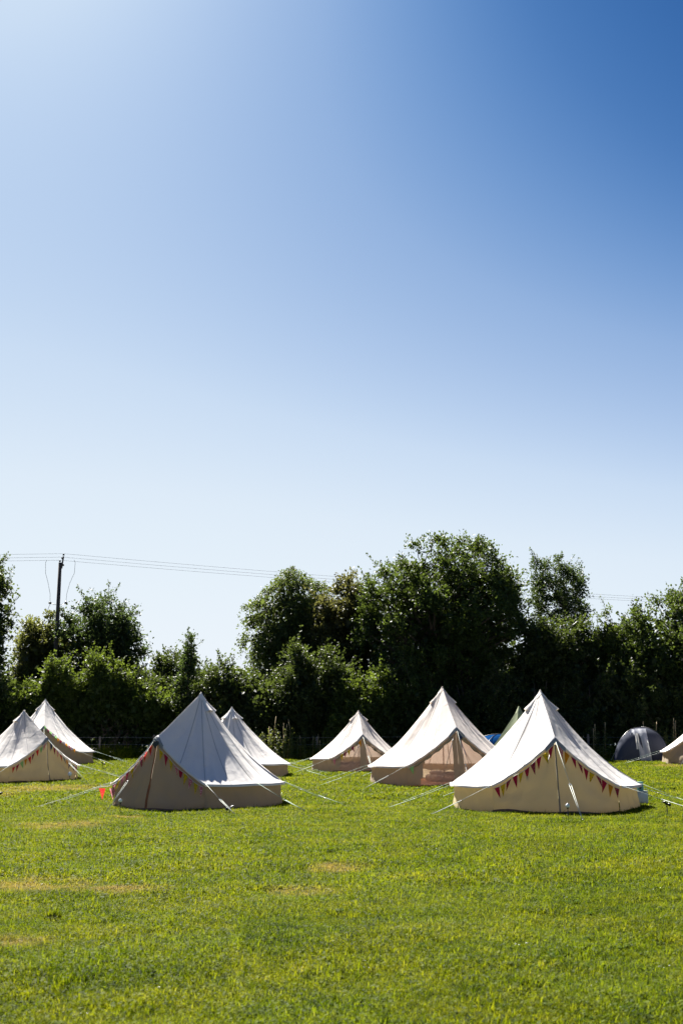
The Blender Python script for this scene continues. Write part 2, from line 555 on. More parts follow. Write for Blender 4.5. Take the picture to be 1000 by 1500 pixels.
xs = np.concatenate([[-2500, -900, -350, -160, -90, -60], np.arange(-42, 42.01, 0.5), [60, 90, 160, 350, 900, 2500]])
ys = np.concatenate([[-2500, -900, -300, -90, -30], np.arange(-8, 72.01, 0.4), [80, 95, 120, 180, 350, 900, 3500]])
X, Y = np.meshgrid(xs, ys, indexing='ij')
P = np.stack([X, Y, gz(X, Y)], -1)
gb = MB(); gb.grid(P)
ground = gb.build("ground", M['ground'])
ground['kind'] = 'structure'
# face orientation upwards
ground.data.flip_normals() if ground.data.polygons[0].normal.z < 0 else None

# ------------------------------------------------------------------ lawn
def blade_patch(name, seed, size, n, length, width, clover=0):
    r = rng(seed)
    V = []; Q = []; T = []; rn = []; qm = []; tm = []
    a = r.uniform(0, 2 * np.pi, n)
    rad = size * np.sqrt(r.uniform(0, 1, n)) * 0.72
    px = rad * np.cos(a); py = rad * np.sin(a)
    L = length * r.lognormal(0, 0.35, n)
    W = width * r.uniform(0.6, 1.3, n)
    az = r.uniform(0, 2 * np.pi, n)
    lean = r.uniform(0.15, 1.1, n)
    dx, dy = np.cos(az), np.sin(az)
    sx, sy = -dy, dx
    h1 = L * 0.55; o1 = L * 0.3 * lean
    h2 = L * (0.55 + 0.45 * (1 - lean * 0.45)); o2 = L * lean * 0.85
    v = np.zeros((n, 5, 3))
    v[:, 0] = np.stack([px - sx * W / 2, py - sy * W / 2, np.full(n, -0.01)], -1)
    v[:, 1] = np.stack([px + sx * W / 2, py + sy * W / 2, np.full(n, -0.01)], -1)
    v[:, 2] = np.stack([px + dx * o1 + sx * W * .45, py + dy * o1 + sy * W * .45, h1], -1)
    v[:, 3] = np.stack([px + dx * o1 - sx * W * .45, py + dy * o1 - sy * W * .45, h1], -1)
    v[:, 4] = np.stack([px + dx * o2, py + dy * o2, h2], -1)
    b = np.arange(n) * 5
    quads = np.stack([b, b + 1, b + 2, b + 3], -1)
    tris = np.stack([b + 3, b + 2, b + 4], -1)
    verts = [v.reshape(-1, 3)]
    rnd = [np.repeat(r.uniform(0, 1, n), 5)]
    base = n * 5
    if clover:
        c = clover
        a = r.uniform(0, 2 * np.pi, c); rad = size * np.sqrt(r.uniform(0, 1, c)) * 0.7
        cx = rad * np.cos(a); cy_ = rad * np.sin(a); cz = r.uniform(0.02, 0.045, c)
        s = r.uniform(0.6, 1.2, c) * width * 1.9
        tw = r.uniform(0, 6.28, c); tl = r.uniform(-0.5, 0.5, (c, 2))
        q = np.zeros((c, 4, 3))
        for k in range(4):
            ex = np.cos(tw + k * np.pi / 2) * s; ey = np.sin(tw + k * np.pi / 2) * s
            q[:, k] = np.stack([cx + ex, cy_ + ey, cz + ex * tl[:, 0] + ey * tl[:, 1]], -1)
        bb = base + np.arange(c) * 4
        quads = np.concatenate([quads, np.stack([bb, bb + 1, bb + 2, bb + 3], -1)])
        verts.append(q.reshape(-1, 3)); rnd.append(np.repeat(r.uniform(0, 0.5, c), 4))
        base += c * 4
    mi = np.zeros(len(quads) + len(tris), int)
    me = npmesh(name, np.concatenate(verts), quads, tris, False, mi, {"rnd": np.concatenate(rnd)})
    me.materials.append(M['grass'])
    return me

def flower_mesh(name, seed):
    r = rng(seed)
    mb = MB()
    for k in range(3):
        x, y = r.uniform(-0.12, 0.12, 2)
        h = r.uniform(0.035, 0.06); s = r.uniform(0.007, 0.011)
        mb.tube([(x, y, 0), (x + 0.004, y, h)], 0.0012, 3, 1, caps=False)
        mb.lathe([(s * 0.3, -s * 0.5), (s, 0), (s * 0.85, s * 0.55), (0.0005, s * 0.8)], (x + 0.004, y, h), 6)
    me = npmesh(name, mb.v, mb.q, mb.t or None, True, mb.qm + mb.tm)
    me.materials.append(M['white']); me.materials.append(M['stem'])
    return me

def rosette(name, seed):
    """flat broad-leaved weed of the mown lawn"""
    r = rng(seed)
    V = []; Q = []
    n = 9
    for k in range(n):
        a = 6.28 * k / n + r.uniform(-0.3, 0.3); L = r.uniform(0.05, 0.10); w = L * 0.22
        d = np.array([math.cos(a), math.sin(a)]); q = np.array([-d[1], d[0]])
        rise = r.uniform(0.2, 0.8)
        b = len(V)
        for f, ww, h in ((0.02, 0.3, 0.012), (0.45, 1.0, 0.012 + L * 0.4 * rise), (0.8, 0.8, 0.012 + L * 0.5 * rise), (1.0, 0.1, 0.012 + L * 0.42 * rise)):
            for sg in (-1, 1):
                p = d * L * f + q * w * ww * sg
                V.append((p[0], p[1], h + 0.006))
        Q += [(b, b + 1, b + 3, b + 2), (b + 2, b + 3, b + 5, b + 4), (b + 4, b + 5, b + 7, b + 6)]
    me = npmesh(name, V, Q, None, True, None, {"rnd": np.repeat(r.uniform(0.1, 0.8, n), 8)})
    me.materials.append(LEAF['weed'])
    return me

def scatter(name, pts, rot, scl, meshes, label, cat):
    src = bpy.data.collections.new(name + "_source")
    for i, me in enumerate(meshes):
        src.objects.link(bpy.data.objects.new(name + "_source_%d" % i, me))
    me = bpy.data.meshes.new(name)
    me.vertices.add(len(pts))
    me.vertices.foreach_set("co", np.asarray(pts, np.float32).ravel())
    for k, a in (("prot", rot), ("pscl", scl)):
        at = me.attributes.new(k, 'FLOAT', 'POINT'); at.data.foreach_set("value", np.asarray(a, np.float32))
    o = link(name, me)
    ng = bpy.data.node_groups.new(name + "_nodes", 'GeometryNodeTree')
    ng.interface.new_socket("Geometry", in_out='INPUT', socket_type='NodeSocketGeometry')
    ng.interface.new_socket("Geometry", in_out='OUTPUT', socket_type='NodeSocketGeometry')
    n = ng.nodes; l = ng.links
    gi = n.new("NodeGroupInput"); go = n.new("NodeGroupOutput")
    ip = n.new("GeometryNodeInstanceOnPoints")
    ci = n.new("GeometryNodeCollectionInfo")
    ci.inputs["Collection"].default_value = src
    ci.inputs["Separate Children"].default_value = True
    ci.inputs["Reset Children"].default_value = True
    l.new(gi.outputs[0], ip.inputs["Points"])
    l.new(ci.outputs[0], ip.inputs["Instance"])
    ip.inputs["Pick Instance"].default_value = True
    rv = n.new("FunctionNodeRandomValue"); rv.data_type = 'INT'
    rv.inputs[4].default_value = 0; rv.inputs[5].default_value = len(meshes) - 1
    l.new(rv.outputs[2], ip.inputs["Instance Index"])
    na = n.new("GeometryNodeInputNamedAttribute"); na.data_type = 'FLOAT'; na.inputs[0].default_value = "prot"
    cx = n.new("ShaderNodeCombineXYZ"); l.new(na.outputs[0], cx.inputs[2])
    l.new(cx.outputs[0], ip.inputs["Rotation"])
    nb = n.new("GeometryNodeInputNamedAttribute"); nb.data_type = 'FLOAT'; nb.inputs[0].default_value = "pscl"
    l.new(nb.outputs[0], ip.inputs["Scale"])
    l.new(ip.outputs[0], go.inputs[0])
    md = o.modifiers.new("scatter", 'NODES'); md.node_group = ng
    tag(o, label, cat)
    o['kind'] = 'stuff'
    return o

TENTS = {}   # filled below: footprints to keep grass out
FOOT = [(-11.18, 40.72, 1.85), (-13.62, 53.1, 2.25), (-3.64, 29.9, 2.1), (-4.1, 43.3, 2.1), (0.69, 47.1, 1.85), (3.43, 39.2, 2.4), (5.02, 29.1, 2.25), (17.17, 53.1, 2.4)]

def zone(seed, y0, y1, dens, margin=4.0):
    r = rng(seed)
    w1 = y1 * 0.31 + margin
    n = int((y1 - y0) * 2 * w1 * dens)
    st = 1 / math.sqrt(dens)
    gx_, gy_ = np.meshgrid(np.arange(-w1, w1, st), np.arange(y0, y1, st), indexing='ij')
    x = gx_.ravel() + r.uniform(-0.6, 0.6, gx_.size) * st; y = gy_.ravel() + r.uniform(-0.6, 0.6, gx_.size) * st
    k = np.abs(x) < y * 0.31 + margin
    x, y = x[k], y[k]
    ok = np.ones(len(x), bool)
    for (fx, fy, fr) in FOOT:
        ok &= (x - fx) ** 2 + (y - fy) ** 2 > (fr - 0.1) ** 2
    x, y = x[ok], y[ok]
    s = 0.95 + 0.22 * np.sin(x * 1.7 + 2 * np.sin(y * 0.9)) * np.sin(y * 1.3 + 1.1 * x) + r.uniform(-0.3, 0.35, len(x)) + 0.5 * (r.uniform(0, 1, len(x)) > 0.93)
    for (dx, dy, rx, ry) in DRY:
        d = ((x - dx) / rx) ** 2 + ((y - dy) / ry) ** 2
        s = np.where(d < 1, s * (0.6 + 0.38 * d), s)
    s = np.clip(s, 0.5, 1.5)
    return np.stack([x, y, gz(x, y)], -1), r.uniform(0, 6.28, len(x)), s

near = [blade_patch("turf_near_%d" % i, 10 + i, 0.28, 460, 0.036, 0.0050, 60) for i in range(5)]
mid = [blade_patch("turf_mid_%d" % i, 30 + i, 0.42, 420, 0.042, 0.0085, 50) for i in range(4)]
far = [blade_patch("turf_far_%d" % i, 50 + i, 0.75, 420, 0.045, 0.018, 30) for i in range(3)]
p, a, s = zone(1, 5.2, 13.5, 34, 2.0)
scatter("lawn_grass", p, a, s, near, "short mown green lawn with clover in the open foreground", "grass")
p, a, s = zone(2, 12.5, 31, 15, 3)
rr_ = rng(8)
for (fx, fy, fr) in FOOT:          # longer grass the mower leaves round the tent walls
    if fy < 45:
        n_ = 150
        an_ = rr_.uniform(0, 6.28, n_); rd_ = fr + rr_.uniform(0.16, 0.45, n_)
        x_ = fx + rd_ * np.cos(an_); y_ = fy + rd_ * np.sin(an_)
        p = np.concatenate([p, np.stack([x_, y_, gz(x_, y_)], -1)]); a = np.concatenate([a, an_]); s = np.concatenate([s, rr_.uniform(0.6, 1.15, n_)])
scatter("lawn_grass", p, a, s, mid, "short sunlit lawn around the two cream tents", "grass")
p, a, s = zone(3, 29, 60, 5.0, 5)
scatter("lawn_grass", p, a, s, far, "sunlit lawn rising to the foot of the hedge", "grass")
p, a, s = zone(4, 6, 30, 0.9, 2)
scatter("clover_flower", p, a, s * 0 + rng(9).uniform(0.4, 0.8, len(s)), [flower_mesh("clover_head_%d" % i, 70 + i) for i in range(3)], "tiny white clover heads dotted over the lawn", "flowers")

p, a, s = zone(5, 6, 26, 7.0, 2)
ks = np.sin(p[:, 0] * 0.9 + 1.3 * np.sin(p[:, 1] * 0.6)) > -0.2
scatter("lawn_weed", p[ks], a[ks], rng(19).uniform(0.35, 1.0, int(ks.sum())), [rosette("rosette_%d" % i, 170 + i) for i in range(3)], "flat broad-leaved weeds dotted through the lawn", "weeds")

# ------------------------------------------------------------------ bell tents
GUY_DEG = [40, 75, 110, 145, 180, 215, 250, 285, 320]
DA = R(40)

class Tent:
    pass

def smooth(x):
    x = np.clip(x, 0, 1)
    return x * x * (3 - 2 * x)

def bell_tent(label, x, y, Rr, H, turn, seed, door='closed', roof='canvas', wall='wall', hw=0.58, hp=1.66, zip_mat='zip', ropes='rope', guys=None, sheet='groundsheet', vents=(75, 150, 210, 285), peg_out=1.7, front_peg=2.6):
    t = Tent()
    r = rng(seed)
    z0 = G(x, y)
    rz = -math.atan2(x, y) + R(turn)
    root = empty("bell_tent", (x, y, z0), rz)
    tag(root, label, "tent", "cream canvas bell tents pitched on the field")
    t.root, t.x, t.y, t.z0, t.rz, t.R, t.H = root, x, y, z0, rz, Rr, H
    ca, sa = math.cos(rz), math.sin(rz)
    def gl(lx, ly):
        return gz(x + ca * lx - sa * ly, y + sa * lx + ca * ly) - z0
    t.gl = gl
    rp = Rr * 0.84
    ph = r.uniform(0, 6.28, 8)
    def wrap(phi):
        return (phi + np.pi) % (2 * np.pi) - np.pi
    def edge(phi):
        """roof edge point for azimuth phi (0 = door)"""
        phi = wrap(np.asarray(phi, float))
        ap = np.abs(phi)
        # eave between guy points
        k = np.mod(np.degrees(ap) - 40, 35) / 35.0
        sc = np.sin(np.pi * k) ** 2
        rad = Rr * (1 - 0.028 * sc)
        ez = hw - 0.015 * sc
        ex = rad * np.sin(phi); ey = -rad * np.cos(phi)
        # door edge
        s = np.clip(1 - ap / DA, 0, 1)
        cxp = np.sign(phi) * Rr * math.sin(DA); cyp = -Rr * math.cos(DA)
        dxp = cxp * (1 - s); dyp = cyp * (1 - s) + (-rp) * s
        dz = hw + (hp - hw) * (0.72 * s + 0.28 * s ** 2.2)
        door_ = ap < DA
        return np.stack([np.where(door_, dxp, ex), np.where(door_, dyp, ey), np.where(door_, dz, ez)], -1)
    t.edge = edge
    def surf(tt, phi, off=0.0):
        tt = np.asarray(tt, float); phi = wrap(np.asarray(phi, float))
        tt, phi = np.broadcast_arrays(tt, phi)
        E = edge(phi)
        A = np.array([0, 0, H])
        Pp = A + (E - A) * tt[..., None]
        ap = np.abs(phi)
        sag = 0.03 + 0.185 * smooth(ap / R(48))
        sag = sag * (H / 2.8)
        prof = 4 * tt * (1 - tt) * (1 + 0.25 * (tt - 0.5))
        # cloth relief: soft billows and tension folds running down to the guy points
        kk = np.mod(np.degrees(ap) - 40, 35) / 35.0
        g = np.minimum(kk, 1 - kk)
        fold = (0.020 * np.sin(phi * 58 + ph[0] + 3 * tt) + 0.007 * np.sin(phi * 91 - 5 * tt + ph[7])) * np.exp(-(g / 0.27) ** 2) * smooth((tt - 0.45) / 0.4) * (1 - smooth((tt - 0.96) / 0.04))
        bil = 0.020 * np.sin(phi * 7 + ph[1] + 4 * tt) * np.sin(np.pi * tt) + 0.008 * np.sin(phi * 19 + ph[2] - 6 * tt) * tt * (1 - tt) * 3
        fold = np.where(ap < DA, 0.009 * np.sin(phi * 40 + 8 * tt + ph[3]) * tt, fold) * smooth(np.abs(ap - DA) / R(5))
        nx = np.sin(phi) * 0.68; ny = -np.cos(phi) * 0.68
        d = fold + bil + off
        Pp = Pp + np.stack([nx * d, ny * d, -sag * prof + 0.73 * d], -1)
        return Pp
    t.surf = surf
    # roof panels
    cuts = [-40, -20, 0, 20, 40] + list(np.arange(57.5, 321, 17.5))
    cuts = [float(c) for c in cuts]
    cuts[-1] = 320.0
    ts = np.concatenate([[0.004], np.linspace(0.03, 1, 26)])
    for i in range(len(cuts) - 1):
        p0, p1 = R(cuts[i]), R(cuts[i + 1])
        ph_ = np.linspace(p0, p1, 9)
        TT, PP = np.meshgrid(ts, ph_, indexing='ij')
        mb = MB()
        S = surf(TT, PP)
        mb.grid(S, 0)
        # rim: a strip of doubled cloth that turns down at the eave
        E = S[-1]
        out = np.stack([np.sin(ph_), -np.cos(ph_), np.zeros(9)], -1)
        isdoor = cuts[i] < 39.9 and cuts[i] >= -40.1
        e1 = E + out * (0.02 if isdoor else 0.07) + np.array([0, 0, -0.012])
        e2 = e1 + np.array([0, 0, -0.05 if isdoor else -0.055])
        mb.grid(np.stack([E, e1, e2], 0), 0)
        # seam tape along the first border
        w = 0.012
        tt2 = ts[1:]
        half = w / np.maximum(Rr * tt2, 0.12)
        sm = np.stack([surf(tt2, p0 - half, 0.005), surf(tt2, p0 + half, 0.005)], 1)
        mb.grid(sm, 1)
        mb.build("roof_panel", [M[roof], M['seam']], root)
    # apex cap and vents
    mb = MB()
    cp = np.linspace(0, 2 * np.pi, 25)
    tc = np.array([0.0, 0.02, 0.045, 0.065])
    TT, PP = np.meshgrid(tc, cp, indexing='ij')
    S = surf(TT, PP, 0.012)
    S[0, :, 2] += 0.03
    mb.grid(S)
    mb.build("apex_cap", M[roof], root)
    for vd in vents:
        mb = MB()
        u = np.linspace(0, 1, 8); v = np.linspace(-1, 1, 9)
        U, V = np.meshgrid(u, v, indexing='ij')
        TT = 0.055 + 0.115 * U
        half = (0.025 + 0.105 * U) / (Rr * TT)
        S = surf(TT, R(vd) + V * half, 0.006)
        lift = 0.07 * U ** 1.3 * (1 - V ** 2)
        n = np.array([math.sin(R(vd)) * 0.72, -math.cos(R(vd)) * 0.72, 0.69])
        S = S + n * lift[..., None]
        mb.grid(S)
        hood = mb.build("vent_hood", M[roof], root)
        mb = MB()
        mb.grid(np.stack([surf(0.160, R(vd) + v * 0.12 / (Rr * 0.165), 0.004), S[-2] - n * 0.012], 0))
        mb.build("vent_mesh", M['groundsheet'], hood)
    # walls between guy points
    Rw = Rr - 0.05
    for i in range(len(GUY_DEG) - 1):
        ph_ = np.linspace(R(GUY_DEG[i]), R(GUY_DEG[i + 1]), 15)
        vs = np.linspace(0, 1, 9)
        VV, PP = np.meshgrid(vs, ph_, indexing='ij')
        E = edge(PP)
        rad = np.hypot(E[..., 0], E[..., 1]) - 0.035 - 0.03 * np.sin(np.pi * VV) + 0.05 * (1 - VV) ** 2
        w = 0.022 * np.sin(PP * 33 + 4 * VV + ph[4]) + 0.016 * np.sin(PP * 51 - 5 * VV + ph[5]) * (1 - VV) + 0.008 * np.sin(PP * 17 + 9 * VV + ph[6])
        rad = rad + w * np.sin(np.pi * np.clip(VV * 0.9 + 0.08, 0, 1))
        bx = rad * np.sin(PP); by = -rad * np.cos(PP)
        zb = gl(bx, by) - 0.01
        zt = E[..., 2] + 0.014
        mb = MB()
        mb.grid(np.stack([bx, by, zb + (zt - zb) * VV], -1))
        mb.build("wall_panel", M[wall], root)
    # door front
    def front(u, v):
        """u -1..1 across the opening, v 0..1 up"""
        phi = u * DA
        E = edge(phi)
        E[..., 1] += 0.06; E[..., 2] -= 0.03
        E[..., 0] *= 0.985
        bph = phi
        bx = (Rr - 0.03) * np.sin(bph); by = -(Rr - 0.03) * np.cos(bph)
        zb = gl(bx, by) - 0.01
        Pp = np.stack([bx + (E[..., 0] - bx) * v, by + (E[..., 1] - by) * v, zb + (E[..., 2] - zb) * v], -1)
        w = 0.022 * np.sin(u * 9 + 5 * v + ph[4]) + 0.016 * np.sin(u * 23 - 9 * v + ph[5]) * (1 - v) + 0.010 * np.sin(v * 14 + u * 4) + 0.012 * np.sin(v * 46 + 5 * np.sin(u * 6 + ph[6])) * np.exp(-v / 0.16)
        w = w * np.sin(np.pi * np.clip(v * 0.94 + 0.03, 0, 1)) + 0.02 * np.sin(np.pi * v) * np.sin(np.pi * np.abs(u))
        Pp[..., 1] -= w * np.abs(np.sign(u)) if False else w
        return Pp
    t.front = front
    for sgn in (-1, 1):
        us = np.linspace(0.012, 1, 23) * sgn
        vs = np.linspace(0, 1, 41)
        VV, UU = np.meshgrid(vs, us, indexing='ij')
        if door == 'closed':
            mb = MB(); mb.grid(front(UU, VV))
            mb.build("door_panel", M[wall], root)
        else:
            # canvas border with a netting panel behind it
            u = np.abs(UU)
            S = front(UU, VV)
            c = 0.25 * (u[:-1, :-1] + u[1:, :-1] + u[:-1, 1:] + u[1:, 1:])
            vv = 0.25 * (VV[:-1, :-1] + VV[1:, :-1] + VV[:-1, 1:] + VV[1:, 1:])
            canvas = (c > 0.74 - 0.10 * vv) | (c < 0.085) | (vv > 0.93) | (vv < 0.05)
            idx = np.arange(S.shape[0] * S.shape[1]).reshape(S.shape[:2])
            q = np.stack([idx[:-1, :-1], idx[1:, :-1], idx[1:, 1:], idx[:-1, 1:]], -1)
            mb = MB(); mb.add(S.reshape(-1, 3).tolist(), q[canvas].tolist())
            dp = mb.build("door_frame", M[wall], root)
            S2 = S.copy(); S2[..., 1] += 0.03
            mb = MB(); mb.add(S2.reshape(-1, 3).tolist(), q[~canvas].tolist())
            mb.build("netting_panel", M['net'], root)
            # rolled door cloth tied along the slanting edge
            mb = MB()
            uu = np.linspace(0.12, 0.97, 16)
            Q = edge(sgn * uu * DA); Q[:, 2] -= 0.12; Q[:, 1] += 0.0; Q[:, 0] -= sgn * 0.05
            mb.tube(Q.tolist(), [0.035 + 0.02 * math.sin(k * 1.7 + seed) for k in range(16)], 8)
            mb.build("rolled_door", M['wall'], root)
    # zip
    mb = MB()
    vs = np.linspace(0.03, 0.93, 24)
    cpts = front(np.zeros(24), vs); cpts[:, 1] -= 0.006
    if zip_mat == 'slit_glow':
        wd = 0.008 + 0.022 * np.sin(np.pi * vs) ** 2 * (0.7 + 0.3 * np.sin(vs * 9))
        wd = np.where(vs < 0.35, np.maximum(wd, 0.035), wd)
    else:
        wd = np.full(24, 0.017)
    l_ = cpts.copy(); l_[:, 0] -= wd; r_ = cpts.copy(); r_[:, 0] += wd
    mb.grid(np.stack([l_, cpts, r_], 1))
    mb.build("door_zip", M[zip_mat] if door == 'closed' else M['wall'], root)
    # groundsheet with its lip showing at the door
    mb = MB()
    phs = np.linspace(0, 2 * np.pi, 49)
    rr = np.array([0.02, 0.5, 0.97])
    TT, PP = np.meshgrid(rr, phs, indexing='ij')
    bx = TT * (Rr - 0.08) * np.sin(PP); by = -TT * (Rr - 0.08) * np.cos(PP)
    mb.grid(np.stack([bx, by, gl(bx, by) + 0.025], -1))
    phs = np.linspace(-DA, DA, 17)
    bx = (Rr + 0.0) * np.sin(phs); by = -(Rr + 0.0) * np.cos(phs)
    b0 = np.stack([bx, by, gl(bx, by) - 0.01], -1); b1 = b0.copy(); b1[:, 2] += 0.085 + 0.02 * np.sin(phs * 9); b1[:, 1] += 0.01
    mb.grid(np.stack([b0, b1], 1))
    mb.build("groundsheet", M[sheet], root)
    # peak patch, poles
    mb = MB()
    sv = np.linspace(-0.16, 0.16, 9)
    Eg = edge(sv * DA)
    up = surf(1 - 0.05 * (1 - np.abs(sv) / 0.16), sv * DA, 0.006)
    lo = Eg + np.stack([np.zeros(9), np.full(9, -0.028), np.full(9, -0.10)], -1)
    mid_ = Eg + np.stack([np.zeros(9), np.full(9, -0.028), np.full(9, 0.004)], -1)
    mb.grid(np.stack([up, mid_, lo], 0))
    mb.build("peak_patch", M['patch'], root)
    mb = MB(); mb.tube([(0, 0, 0.02), (0, 0, H - 0.03)], 0.019, 8); mb.build("centre_pole", M['metal'], root)
    for sgn in (-1, 1):
        mb = MB(); mb.tube([(sgn * 0.55, -Rr + 0.28, 0.03), (sgn * 0.03, -rp + 0.06, hp - 0.08)], 0.012, 6)
        mb.build("door_pole", M['metal'], root)
    # guy ropes
    def guy(Pt, Q, mat):
        Pt = Vector(Pt); Q = Vector(Q)
        d = Q - Pt
        side = d.cross(Vector((0, 0, 1))).normalized() * 0.022
        sl = Pt + d * r.uniform(0.42, 0.62)
        mb = MB()
        rr_ = 0.0048
        mb.tube([Pt, sl], rr_, 4)
        mb.tube([sl + side, Q + side * 0.3 + Vector((0, 0, 0.03))], rr_, 4)
        mb.tube([sl - side, Q - side * 0.3 + Vector((0, 0, 0.03))], rr_, 4)
        g = mb.build("guy_rope", M[mat], root)
        mb = MB(); mb.box(sl, (0.07, 0.025, 0.025), Matrix.Rotation(math.atan2(side.y, side.x), 3, 'Z'), bev=0.006)
        mb.build("slider", M['slider'] if r.uniform() < 0.6 else M['black'], g)
        mb = MB()
        dn = Vector((d.x, d.y, 0)).normalized()
        mb.tube([Q - dn * 0.06 + Vector((0, 0, -0.12)), Q + Vector((0, 0, 0.02)), Q + dn * 0.02 + Vector((0, 0, 0.05)), Q + dn * 0.045 + Vector((0, 0, 0.035))], 0.006, 5)
        mb.build("peg", M['metal'], g)
    for k, gd in enumerate(GUY_DEG):
        if guys is not None and gd not in guys:
            continue
        E = edge(R(gd))
        E = E + np.array([math.sin(R(gd)), -math.cos(R(gd)), 0]) * 0.06
        po = Rr + peg_out * r.uniform(0.9, 1.15)
        a = R(gd + r.uniform(-5, 5) + (12 if gd == 40 else -12 if gd == 320 else 0))
        qx, qy = po * math.sin(a), -po * math.cos(a)
        guy(E, (qx, qy, float(gl(qx, qy))), ropes if k in (0, 8) else 'rope_green')
    qx, qy = 0.05 + r.uniform(-0.1, 0.1), -(rp + front_peg)
    guy(edge(0.0) + np.array([0, -0.04, -0.06]), (qx, qy, float(gl(qx, qy))), 'rope')
    return t

def bunting(t, label, left, right, size=0.225, out=0.07, s_off=0.03):
    """left/right: (start s, end s, colours); s runs 0 at the eave to 1 at the peak"""
    x, y, z0 = t.x, t.y, t.z0
    root = empty("bunting", (x, y, z0), t.rz)
    tag(root, label, "bunting", "strings of bunting flags on the tents")
    r = rng(int(abs(x) * 100))
    for sgn, spec in ((-1, left), (1, right)):
        if not spec:
            continue
        s0, s1, cols = spec
        n = len(cols)
        ss = np.linspace(s0, s1, 40)
        def path(s):
            s = np.asarray(s, float)
            E = t.edge(sgn * (1 - s) * DA)
            sag = 0.035 * np.abs(np.sin(s * 9))
            return E + np.stack([np.zeros_like(s) + 0 * s, np.full_like(s, -out), -s_off - 0.05 - sag], -1)
        mb = MB(); mb.tube(path(ss).tolist(), 0.006, 4)
        mb.build("cord", M['rope'], root)
        for i, cname in enumerate(cols):
            if cname is None:
                continue
            sc = s0 + (s1 - s0) * (i + 0.5) / n
            hwid = 0.42 * (s1 - s0) / n
            hwid = min(hwid, 0.5 * size / (1.0 * t.R))
            a, b = path(np.array([sc - hwid, sc + hwid]))
            c = (a + b) / 2
            tip = c + np.array([r.uniform(-0.075, 0.075), r.uniform(-0.08, 0.05), -size * r.uniform(1.05, 1.25)])
            rows = []
            for k in range(5):
                f = k / 4
                l_ = a + (tip - a) * f; rr_ = b + (tip - b) * f
                m_ = (l_ + rr_) / 2
                m_ = m_ + np.array([0, -0.02 * math.sin(f * 4 + i), 0]) * (1 - f)
                rows.append([l_, m_, rr_])
            mb = MB(); mb.grid(np.array(rows))
            mb.build("flag", FL[cname], root)
    return root

def solar_globe(label, x, y, h=0.26, rad=0.045):
    root = empty("solar_lamp", (x, y, G(x, y)))
    tag(root, label, "garden lamp", "white globe lamps on stakes")
    mb = MB(); mb.tube([(0, 0, -0.1), (0, 0, h)], 0.009, 6); mb.build("stake", M['black'], root)
    mb = MB()
    prof = [(rad * math.cos(a), h + rad * 0.9 + rad * math.sin(a)) for a in np.linspace(-1.45, 1.5, 10)]
    mb.lathe(prof, n=14); mb.build("globe", M['white'], root)
    mb = MB(); mb.lathe([(rad * 0.55, h + rad * 1.72), (rad * 0.6, h + rad * 1.86), (0.002, h + rad * 1.95)], n=12); mb.build("solar_cap", M['metal'], root)
    mb = MB(); mb.lathe([(0.012, h - 0.03), (0.026, h + 0.0), (0.03, h + 0.02), (0.012, h + 0.025)], n=10); mb.build("collar", M['black'], root)

def spot_lamp(label, x, y, rz, h=0.22):
    root = empty("spot_lamp", (x, y, G(x, y)), rz)
    tag(root, label, "garden lamp", "black solar spot lamps on stakes")
    mb = MB(); mb.tube([(0, 0, -0.1), (0, 0, h)], 0.011, 6); mb.build("stake", M['black'], root)
    rot = Matrix.Rotation(R(38), 3, 'Y')
    mb = MB(); mb.box((-0.03, 0, h + 0.035), (0.12, 0.13, 0.03), rot, bev=0.008); mb.build("panel", M['black'], root)
    mb = MB()
    mb.lathe([(0.002, 0), (0.035, 0.005), (0.04, 0.05), (0.03, 0.06), (0.002, 0.05)], (0.03, 0, h - 0.01), 10, M=Matrix.Rotation(R(70), 3, 'Y'))
    mb.build("lamp_head", M['black'], root)

tA = bell_tent("small white bell tent with dark-red, green and navy bunting and globe lamp", -11.18, 40.72, 2.00, 2.36, 29, 1, roof='canvas_bright', wall='wall_glow', hw=0.5, hp=1.42)
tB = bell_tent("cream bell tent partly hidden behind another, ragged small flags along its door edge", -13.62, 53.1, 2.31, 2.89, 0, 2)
tC = bell_tent("grey-shaded bell tent with heart slate and orange inner glow painted into its door slit", -3.64, 29.9, 2.16, 2.80, -36, 3, zip_mat='slit_glow', hp=1.68, front_peg=1.8)
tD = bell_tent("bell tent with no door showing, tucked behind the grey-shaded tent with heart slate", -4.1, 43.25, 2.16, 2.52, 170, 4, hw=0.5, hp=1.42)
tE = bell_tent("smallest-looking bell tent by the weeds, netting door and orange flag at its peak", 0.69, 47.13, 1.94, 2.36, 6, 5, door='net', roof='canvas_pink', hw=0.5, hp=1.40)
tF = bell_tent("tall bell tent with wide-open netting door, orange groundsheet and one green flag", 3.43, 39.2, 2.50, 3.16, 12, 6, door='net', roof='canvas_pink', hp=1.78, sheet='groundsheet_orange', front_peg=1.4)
tG = bell_tent("bright white bell tent with closed door, magenta and yellow bunting, box at its side", 5.02, 29.1, 2.30, 2.88, 9, 7, roof='canvas_bright', wall='wall_glow', hw=0.62, hp=1.70, front_peg=2.55)
tH = bell_tent("cream bell tent beside the dark grey dome tent", 17.17, 53.1, 2.5, 2.95, -20, 8, roof='canvas_pink')

